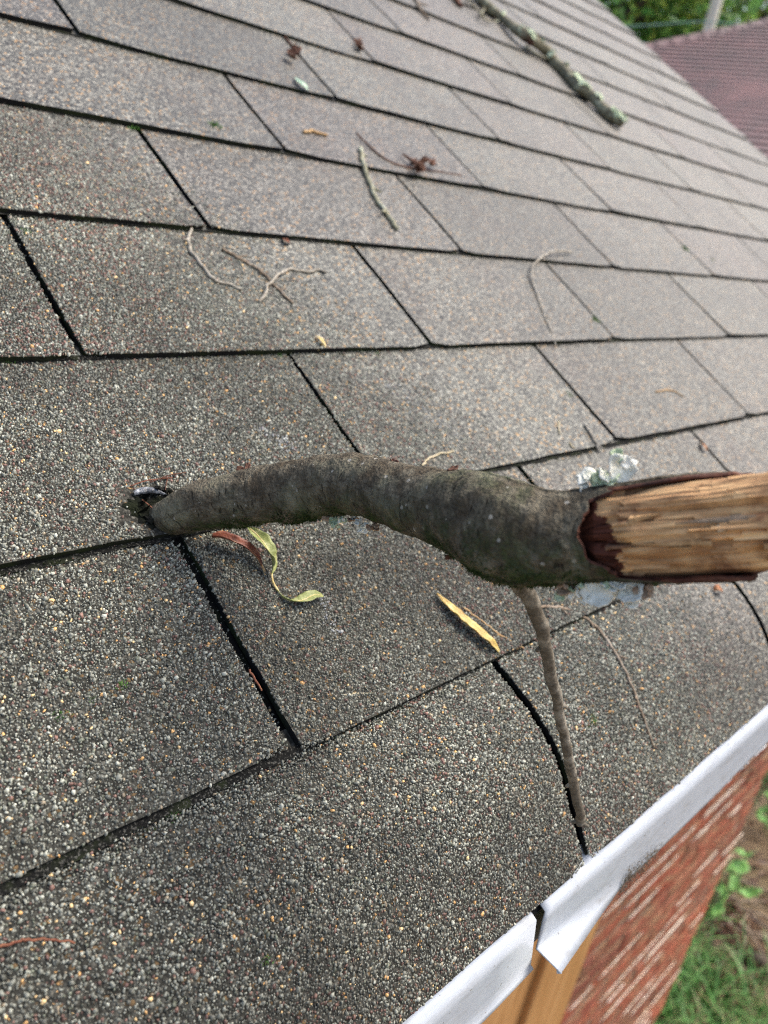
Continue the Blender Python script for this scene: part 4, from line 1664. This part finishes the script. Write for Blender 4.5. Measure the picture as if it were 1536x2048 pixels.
ribbon_leaf([(1427, 1180, .001), (1436, 1176, .004), (1445, 1184, .002)], [.002, .0065, .002], MAT['leaf_orange'],
            'tiny orange red leaf scrap below the torn wood', .4, None, 19, n=16)
ribbon_leaf([(1402, 886, .001), (1409, 893, .004), (1414, 902, .002)], [.003, .007, .002], MAT['leaf_orange'],
            'tiny rusty leaf scrap in a slot above the torn wood', .4, None, 20, n=16)
ribbon_leaf([(566, 477, .001), (572, 481, .003), (580, 486, .001)], [.002, .006, .002], MAT['needle_red'],
            'tiny dark red scrap below a shingle edge above the crossed twigs', .4, None, 21, n=14)

# small bright moss tufts in the joints
mv, mf = [], []
for (x, y, r_, nn) in ((218, 440, .004, 30), (430, 253, .007, 40), (268, 257, .006, 40), (10, 722, .004, 36), (352, 708, .003, 26), (1185, 1440, .0035, 46), (1174, 1450, .002, 24), (50, 462, .004, 22),
                       (122, 1430, .003, 34), (247, 1372, .003, 30), (182, 1400, .002, 20), (345, 1632, .0024, 26), (530, 1920, .0026, 30), (1425, 520, .006, 24), (1190, 640, .006, 40), (1370, 498, .008, 30),
                       (560, 712, .003, 20), (84, 600, .003, 20), (690, 1140, .002, 14), (1140, 790, .004, 14), (460, 1000, .0015, 10), (755, 708, .003, 20), (1012, 968, .006, 60)):
    for i in range(nn):
        c = drop(x, y, 0) + (roofp(rnd.gauss(0, r_ * .5), rnd.gauss(0, r_ * .5), 0) - roofp(0, 0, 0))
        d_ = (UP_N + Vector((rnd.gauss(0, .6), rnd.gauss(0, .6), rnd.gauss(0, .3)))).normalized() * r_ * rnd.uniform(.3, .8)
        s = d_.cross(Vector((rnd.random() - .5, rnd.random() - .5, rnd.random() - .5))).normalized() * r_ * .12
        b = len(mv)
        mv += [c - s, c + s, c + d_]
        mf.append((b, b + 1, b + 2))
mo = mesh_obj('moss_tuft', mv, mf, MAT['moss'], None, smooth=False)
tag(mo, 'small bright green moss specks growing between shingle granules', 'moss', kind='stuff')
mv, mf = [], []
for row in range(0, 9):
    for i in range(1500 if row < 3 else 600):
        u = rnd.uniform(-.6, .6 if row < 3 else 1.6)
        if mnoise.noise(Vector((u * 14, row * 3.7, 0))) < .05:
            continue
        c = roofp(u, row * E - rnd.random() ** 2 * .004 - .0012, .0004 if row > 0 else roof_h(-.002))
        r_ = rnd.uniform(.0007, .0022)
        d_ = (UP_N + Vector((rnd.gauss(0, .5), rnd.gauss(0, .5), rnd.gauss(0, .3)))).normalized() * r_
        s = d_.cross(Vector((rnd.random() - .5, rnd.random() - .5, rnd.random() - .5))).normalized() * r_ * .22
        b = len(mv)
        mv += [c - s, c + s, c + d_]
        mf.append((b, b + 1, b + 2))
n_tuft = len(mf)
for row in range(0, 12):  # jagged dark strips: dirt and the painted shadow line below each butt edge
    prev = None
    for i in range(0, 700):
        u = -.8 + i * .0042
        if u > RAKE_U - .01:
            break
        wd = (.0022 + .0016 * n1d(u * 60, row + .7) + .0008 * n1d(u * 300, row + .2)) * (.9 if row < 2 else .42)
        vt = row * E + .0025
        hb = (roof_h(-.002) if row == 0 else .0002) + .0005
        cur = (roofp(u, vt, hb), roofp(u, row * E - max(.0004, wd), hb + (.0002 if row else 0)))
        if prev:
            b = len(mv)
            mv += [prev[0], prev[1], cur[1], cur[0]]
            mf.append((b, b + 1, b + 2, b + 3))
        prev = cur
mo = mesh_obj('joint_moss_shade', mv, mf, [MAT['dark_moss'], MAT['joint_dirt_shade']], None, smooth=False)
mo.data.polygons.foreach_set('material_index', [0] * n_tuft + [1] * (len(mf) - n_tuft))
tag(mo, 'dark moss, dirt and painted shade along the shingle butt edges', 'moss', kind='stuff')

# ------------------------------------------------------------------ the far limb with lichen
FL = [(860, -95), (915, -45), (967, 4), (1004, 37), (1039, 71), (1058, 84), (1095, 104), (1106, 120), (1128, 141), (1155, 171), (1180, 190), (1212, 223), (1245, 248)]
FD = [.022, .022, .0215, .0205, .025, .026, .022, .022, .022, .0235, .0225, .024, .025]
P = []
for (x, y), d_ in zip(FL, FD):
    d_ *= .84
    P.append(list(drop(x, y, d_ * .55)) + [d_])
P[4][2] += .006
P[5][2] += .006
q = catmull(P, 110)
lpath = [Vector(t_[:3]) for t_ in q]
limb = empty('lichen_limb', lpath[55] - UP_N * .012)
tag(limb, 'long fallen limb with mint green lichen near the top of the roof', 'branch')
v, f = tube(lpath, [t_[3] / 2 for t_ in q], 22, lambda i: UP_N, lambda i, a, p_: .22 * mnoise.noise(p_ * 45) + .18 * mnoise.noise(p_ * 120))
mesh_obj('limb_bark', v, f, MAT['limb_far'], limb)
for i in range(44):
    k = rnd.choice((rnd.randint(78, 88), rnd.randint(100, 108), rnd.randint(100, 108), rnd.randint(40, 46), rnd.randint(10, 108)))
    c = lpath[k]
    d_ = (UP_N * rnd.uniform(.2, 1) + Vector((rnd.uniform(-.6, .6), rnd.uniform(-1, .2), rnd.uniform(-.2, .4)))).normalized()
    flake('lichen', c + d_ * .0115, d_, rnd.uniform(.005, .009), MAT['mint'], limb, 300 + i, .7, .4, i, 12, 3, .0012)
for i in range(10):
    k = rnd.randint(38, 47)
    c = lpath[k] + roofp(0, -.012, -.004) - roofp(0, 0, 0)
    flake('bark_flake', c, UP_N + Vector((rnd.uniform(-1, 1), rnd.uniform(-1, 1), rnd.uniform(-.5, .5))), rnd.uniform(.006, .013), MAT['husk'], limb, 340 + i, .5, .6, i, 10, 3)
for pts in (((968, 18), (962, 30), (975, 42), (996, 42)), ((1095, 104), (1100, 96), (1101, 90)), ((1050, 92), (1075, 108), (1100, 120)), ((930, -20), (945, 10), (970, 34))):
    P = [list(drop(x, y, .006 + .004 * (i % 2))) for i, (x, y) in enumerate(pts)]
    pp = [Vector(t_) for t_ in catmull(P, 14)]
    v, f = tube(pp, [.0028 * (1 - .5 * i / 14) for i in range(14)], 7, lambda i: UP_N)
    mesh_obj('spur', v, f, MAT['limb_far'], limb)
stick('twig', [(905, -20), (915, 2), (923, 12)], .010, MAT['husk'], 'dark brown broken stub at the top edge left of the lichen limb', 'twig', None, n=16, seed=31, knots=.25)
stick('twig', [(830, -5), (838, 12), (846, 26), (858, 38)], .006, MAT['twig_brown'], 'thin dark twig at the top edge, far left of the lichen limb', 'twig', TW, n=16, seed=32)

# ------------------------------------------------------------------ neighbour house
CH = Vector((-.04405, .99903, 0)).normalized()
SH = Vector((.99903, .04405, 0))
NP = math.radians(26)
SV = SH * math.cos(NP) + Vector((0, 0, math.sin(NP)))
NN = CH.cross(SV)
if NN.z < 0:
    NN = -NN
A0 = at_depth(1400, 200, 7.5)


def npt(c, s, h=0):
    return A0 + CH * c + SV * s + NN * h


nh = empty('neighbor_house', Vector((A0.x + 1, A0.y, 0)))
tag(nh, 'neighbouring house with a faded maroon shingle hip roof', 'house')
# hip: c from 1.41 at s=1.46 to .55 at s=2.61
hs = (1.41 - .55) / (1.46 - 2.61)


def hip_c(s):
    return 1.41 + (s - 1.46) * hs


v, f = [], []
EXP = .132
s = -2.6
while s < 5.2:
    c1 = hip_c(s)
    c1b = hip_c(s + EXP)
    b = len(v)
    nn = 14
    for i in range(nn + 1):
        t = i / nn
        wob = .002 * n1d(t * 9 + s * 7, 3)
        ca, cb = -9 + (c1 + 9) * t, -9 + (c1b + 9) * t
        v += [npt(ca, s, -.004), npt(ca, s + wob, .014), npt(cb, s + EXP, 0)]
    for i in range(nn):
        a = b + i * 3
        f.append((a, a + 3, a + 4, a + 1))
        f.append((a + 1, a + 4, a + 5, a + 2))
    s += EXP
nr = mesh_obj('roof_slope', v, f, [MAT['maroon'], MAT['butt']], nh, smooth=False)
nr.data.polygons.foreach_set('material_index', [1 - (i % 2) for i in range(len(f))])
# far face of the hip
v = [npt(hip_c(-2.6), -2.6), npt(hip_c(5.2), 5.2), npt(hip_c(5.2), 5.2) + Vector((.3, 6, -2.8)), npt(hip_c(-2.6), -2.6) + Vector((8, 1, -.3))]
mesh_obj('roof_slope', v, [(0, 1, 2, 3)], MAT['maroon'], nh, smooth=False)
# hip caps
k = 0
s = -2.5
dirh = (npt(hip_c(1), 1) - npt(hip_c(0), 0)).normalized()
while s < 5.0:
    p = npt(hip_c(s), s, .012)
    side = dirh.cross(NN).normalized()
    a0_, a1_ = p, p + dirh * .2
    v = [a0_ - side * .13 + NN * .006, a0_ + NN * .03, a0_ + side * .13 - NN * .04, a1_ - side * .13, a1_ + NN * .018, a1_ + side * .13 - NN * .05]
    mesh_obj('hip_cap', v, [(0, 3, 4, 1), (1, 4, 5, 2)], MAT['maroon'], nh, smooth=False)
    s += .145
c0_ = npt(-9, -2.4)
c1_ = npt(hip_c(-2.4) - .3, -2.4)
v = [c0_, c1_, Vector((c1_.x, c1_.y, 0)), Vector((c0_.x, c0_.y, 0))]
v += [p + Vector((7, .3, 0)) for p in v]
mesh_obj('house_wall', v, [(0, 1, 2, 3), (4, 5, 6, 7), (1, 5, 6, 2), (0, 4, 7, 3)], MAT['siding'], nh, smooth=False)

# ------------------------------------------------------------------ pale pole, cable, trees
pb = at_depth(1420, 50, 11.5)
base_p = Vector((pb.x, pb.y, 0))
pole = empty('utility_pole', base_p)
tag(pole, 'pale weathered pole rising behind the maroon roof among the trees', 'pole')
path = [base_p.lerp(Vector((pb.x, pb.y, 9.5)), i / 12) for i in range(13)]
v, f = tube(path, [.088 - .015 * i / 12 for i in range(13)], 16, lambda i: Vector((1, 0, 0)))
mesh_obj('pole_shaft', v, f, MAT['pole'], pole)
arm_c = path[12]
bxp = [arm_c + Vector((0, -.9 + 1.8 * i / 4, -.2)) for i in range(5)]
v, f = tube(bxp, [.06] * 5, 4, lambda i: Vector((0, 0, 1)))
mesh_obj('cross_arm', v, f, MAT['pole'], pole)
cp = [(-200, 110), (300, 90), (900, 62), (1250, 53), (1390, 44), (1480, 48), (1700, 62), (2300, 100)]
pp = [Vector(t_) for t_ in catmull([list(at_depth(x, y, 11.0)) for x, y in cp], 50)]
v, f = tube(pp, [.008] * 50, 6, lambda i: Vector((0, 0, 1)))
cb = mesh_obj('overhead_cable', v, f, MAT['cable'], None, origin=pp[25])
tag(cb, 'thin greenish overhead cable crossing in front of the trees', 'cable')


def tree(base, height, crown_r, crown_z, nleaf, leaf, seed, label, tone):
    r = random.Random(seed)
    rn = np.random.default_rng(seed)
    root = empty('tree', base)
    tag(root, label, 'tree', 'trees behind the neighbouring house')
    lean = Vector((r.uniform(-.4, .4), r.uniform(-.4, .4), 0))
    tp = [base + Vector((0, 0, height * .8 * i / 9)) + lean * (i / 9) ** 2 for i in range(10)]
    tv, tf = tube(tp, [.22 * (1 - .75 * i / 9) for i in range(10)], 10, lambda i: Vector((1, 0, 0)), lambda i, a, p_: .15 * mnoise.noise(p_ * 3))
    cl = []
    for i in range(16):
        k = r.randint(3, 9)
        s0 = tp[k]
        a = r.uniform(0, 6.28)
        ln = crown_r * r.uniform(.5, 1.0)
        e = s0 + Vector((math.cos(a) * ln, math.sin(a) * ln, r.uniform(.2, 1.0) * crown_r * .7))
        mid = s0.lerp(e, .5) + Vector((0, 0, -.12 * ln))
        P_ = [Vector(t_) for t_ in catmull([list(s0), list(mid), list(e)], 8)]
        bv, bf = tube(P_, [.07 * (1 - .8 * q_ / 7) for q_ in range(8)], 6, lambda i_: Vector((0, 0, 1)))
        o_ = len(tv)
        tv += bv
        tf += [tuple(x + o_ for x in g) for g in bf]
        for q_ in (3, 5, 6, 7):
            cl.append((P_[q_], crown_r * r.uniform(.16, .34)))
    for i in range(30):
        a, z = r.uniform(0, 6.28), r.uniform(-1, 1)
        rr_ = crown_r * r.uniform(.3, 1.0) * math.sqrt(max(.05, 1 - z * z))
        cl.append((base + Vector((math.cos(a) * rr_, math.sin(a) * rr_, crown_z + z * crown_r * .95)), crown_r * r.uniform(.15, .33)))
    mesh_obj('trunk', tv, tf, MAT['tbark'], root)
    n = nleaf
    ci = rn.integers(0, len(cl), n)
    cen = np.array([list(c[0]) for c in cl])[ci]
    rad = np.array([c[1] for c in cl])[ci]
    d = rn.normal(size=(n, 3))
    d /= np.linalg.norm(d, axis=1)[:, None]
    P_ = cen + d * (rad * rn.random(n) ** .5)[:, None]
    a = rn.normal(size=(n, 3))
    a /= np.linalg.norm(a, axis=1)[:, None]
    b = np.cross(a, rn.normal(size=(n, 3)))
    b /= np.linalg.norm(b, axis=1)[:, None]
    L = leaf * rn.uniform(.7, 1.3, n)[:, None]
    V_ = np.stack([P_ - a * L, P_ - b * L * .45 + a * L * .1, P_ + a * L, P_ + b * L * .45 + a * L * .1], 1).reshape(-1, 3)
    me = bpy.data.meshes.new('crown')
    me.vertices.add(4 * n)
    me.vertices.foreach_set('co', (V_ - np.array(base)).astype(np.float32).ravel())
    me.loops.add(4 * n)
    me.loops.foreach_set('vertex_index', np.arange(4 * n, dtype=np.int32))
    me.polygons.add(n)
    me.polygons.foreach_set('loop_start', np.arange(0, 4 * n, 4, dtype=np.int32))
    col = np.array(tone)[None] * rn.uniform(.6, 1.5, (n, 1)) * np.array([1, 1, 1])
    col[:, 0] *= rn.uniform(.8, 1.4, n)
    full = np.ones((4 * n, 4), np.float32)
    full[:, :3] = np.repeat(col, 4, 0)
    me.materials.append(MAT['tleaf'])
    at = me.attributes.new('gcol', 'FLOAT_COLOR', 'POINT')
    at.data.foreach_set('color', full.ravel())
    me.update(calc_edges=True)
    link(bpy.data.objects.new('crown', me), root)


def gpos(x, dist):
    d = ray(x, 150)
    d.z = 0
    d.normalize()
    return Vector((C0.x + d.x * dist, C0.y + d.y * dist, 0))


tree(gpos(1245, 17), 8, 3.0, 5.2, 9000, .085, 1, 'dense dark green tree beside the far edge of the shingle roof', (.15, .34, .09))
tree(gpos(1395, 19), 9, 3.2, 6.0, 7000, .09, 2, 'lighter green tree behind the pale pole', (.20, .40, .10))
tree(gpos(1530, 17.5), 8.5, 3.0, 5.8, 7000, .085, 3, 'yellow green tree above the hip of the maroon roof', (.28, .42, .09))
tree(gpos(1650, 20), 9, 3.4, 6, 9000, .10, 4, 'tall green tree at the right behind the maroon roof', (.11, .22, .05))
tree(gpos(1120, 20), 9, 3.4, 6, 9000, .10, 5, 'tall dark green tree hidden behind the shingle roof slope', (.08, .18, .05))
tree(gpos(1320, 27), 12, 4.4, 7.5, 6000, .13, 6, 'distant hazy green tree between the dark tree and the pole', (.10, .20, .06))

# ------------------------------------------------------------------ lawn below the wall corner
gvv, gff, gcc = [], [], []


def blade(p, ln, wd, az, bend, col):
    d = Vector((math.cos(az), math.sin(az), 0))
    s_ = Vector((-d.y, d.x, 0)) * wd / 2
    b = len(gvv)
    for q_ in range(4):
        t = q_ / 4
        c = p + d * (bend * ln * t * t) + Vector((0, 0, ln * t * (1 - .35 * bend * t)))
        gvv.extend([c - s_ * (1 - t * .7), c + s_ * (1 - t * .7)])
        gcc.extend([col, col])
    gvv.append(p + d * (bend * ln) + Vector((0, 0, ln * (1 - .35 * bend))))
    gcc.append(col)
    for q_ in range(3):
        a = b + q_ * 2
        gff.append((a, a + 1, a + 3, a + 2))
    gff.append((b + 6, b + 7, b + 8))


GR = random.Random(5)
for i in range(42000):
    x, y = GR.uniform(1.5, 4.6), GR.uniform(-1.5, 1.5)
    den = mnoise.noise(Vector((x * 1.7, y * 1.7, 2.0))) + .55
    # bare soil further out along the wall
    if x > 2.5 + .3 * mnoise.noise(Vector((y * 3, 1, 1))):
        den -= .75
    if GR.random() > den:
        continue
    g = GR.random()
    col = (.07 + .09 * g, .19 + .16 * g, .045 + .05 * g, 1)
    if GR.random() < .12:
        col = (.30, .25, .13, 1)
    blade(Vector((x, y, -.005)), GR.uniform(.10, .26), GR.uniform(.005, .010), GR.uniform(0, 6.28), GR.uniform(.2, .95), col)
me_o = mesh_obj('grass', gvv, gff, MAT['grass'], None, smooth=False)
at = me_o.data.attributes.new('gcol', 'FLOAT_COLOR', 'POINT')
at.data.foreach_set('color', np.array(gcc, np.float32).ravel())
tag(me_o, 'long green grass growing on the ground past the wall corner', 'grass', kind='stuff')

# dead leaves and sticks littering the soil
lv, lf_ = [], []
for i in range(2600):
    x, y = GR.uniform(1.6, 4.6), GR.uniform(-1.2, 1.2)
    c = Vector((x, y, GR.uniform(.004, .03)))
    n_ = Vector((GR.gauss(0, .5), GR.gauss(0, .5), 1)).normalized()
    t = n_.cross(Vector((GR.random(), GR.random(), .1))).normalized() * GR.uniform(.012, .035)
    s_ = n_.cross(t) * .4
    b = len(lv)
    lv += [c - t, c + s_ + n_ * .006, c + t, c - s_ + n_ * .006]
    lf_ += [(b, b + 1, b + 2), (b, b + 2, b + 3)]
lo = mesh_obj('leaf_litter', lv, lf_, MAT['leaf_dead'], None, smooth=False)
tag(lo, 'brown dead leaf litter on the soil below the eave', 'leaf litter', kind='stuff')

# broad leaved weed
for wi, (spots, lab) in enumerate(((((1475, 1735, .060), (1468, 1775, .045), (1500, 1790, .05), (1445, 1785, .04), (1488, 1710, .04), (1432, 1820, .04), (1462, 1750, .04)), 'bright green broad leaved weed near the wall corner, below the eave'),
                                   (((1530, 1625, .05), (1522, 1640, .04), (1540, 1600, .05)), 'bright green broad leaved weed at the right edge of the picture'))):
    b0 = at_z(spots[0][0], spots[0][1] + 40, 0)
    wd_ = empty('weed', b0)
    tag(wd_, lab, 'weed', 'broad leaved weeds on the bare soil')
    for j, (x, y, s_) in enumerate(spots):
        c = at_z(x, y, .10 + .05 * (j % 3))
        nrm = Vector((GR.gauss(0, .35), GR.gauss(0, .35), 1))
        flake('leaf', c, nrm, s_ * .8, MAT['leaf_weed'], wd_, 400 + j + wi * 20, .6, .8, j * 1.3, 20, 4, .001)
        pp = [Vector(t_) for t_ in catmull([list(b0), list(b0.lerp(c, .5) + Vector((0, 0, .03))), list(c)], 8)]
        v, f = tube(pp, [.003] * 8, 6, lambda i: Vector((1, 0, 0)))
        mesh_obj('stem', v, f, MAT['leaf_weed'], wd_)
# dead brush clump with a dark hollow stump
st = empty('dead_brush', at_z(1480, 1860, 0))
tag(st, 'brown dead brush pile on the soil beyond the grass', 'brush')
for i in range(34):
    c = at_z(1478 + GR.gauss(0, 22), 1850 + GR.gauss(0, 28), .02 + GR.random() * .05)
    a = GR.uniform(0, 3.14)
    d_ = Vector((math.cos(a), math.sin(a), GR.uniform(-.15, .25))) * GR.uniform(.05, .16)
    pp = [c - d_, c + Vector((0, 0, .012)), c + d_]
    v, f = tube(pp, [.004, .0055, .003], 6, lambda i_: Vector((0, 0, 1)))
    mesh_obj('dead_stick', v, f, MAT['twig_brown'] if i % 3 else MAT['husk'], st)
lg = [Vector(t_) for t_ in catmull([list(at_z(1500, 1905, .03)), list(at_z(1530, 1930, .04)), list(at_z(1580, 1950, .04))], 12)]
v, f = tube(lg, [.03] * 12, 12, lambda i: Vector((0, 0, 1)), lambda i, a, p_: .2 * mnoise.noise(p_ * 18))
lo2 = mesh_obj('rotten_log', v, f, MAT['tbark'], None, origin=lg[6] - Vector((0, 0, .03)))
tag(lo2, 'short dark rotten log lying in the grass at the right edge', 'log')
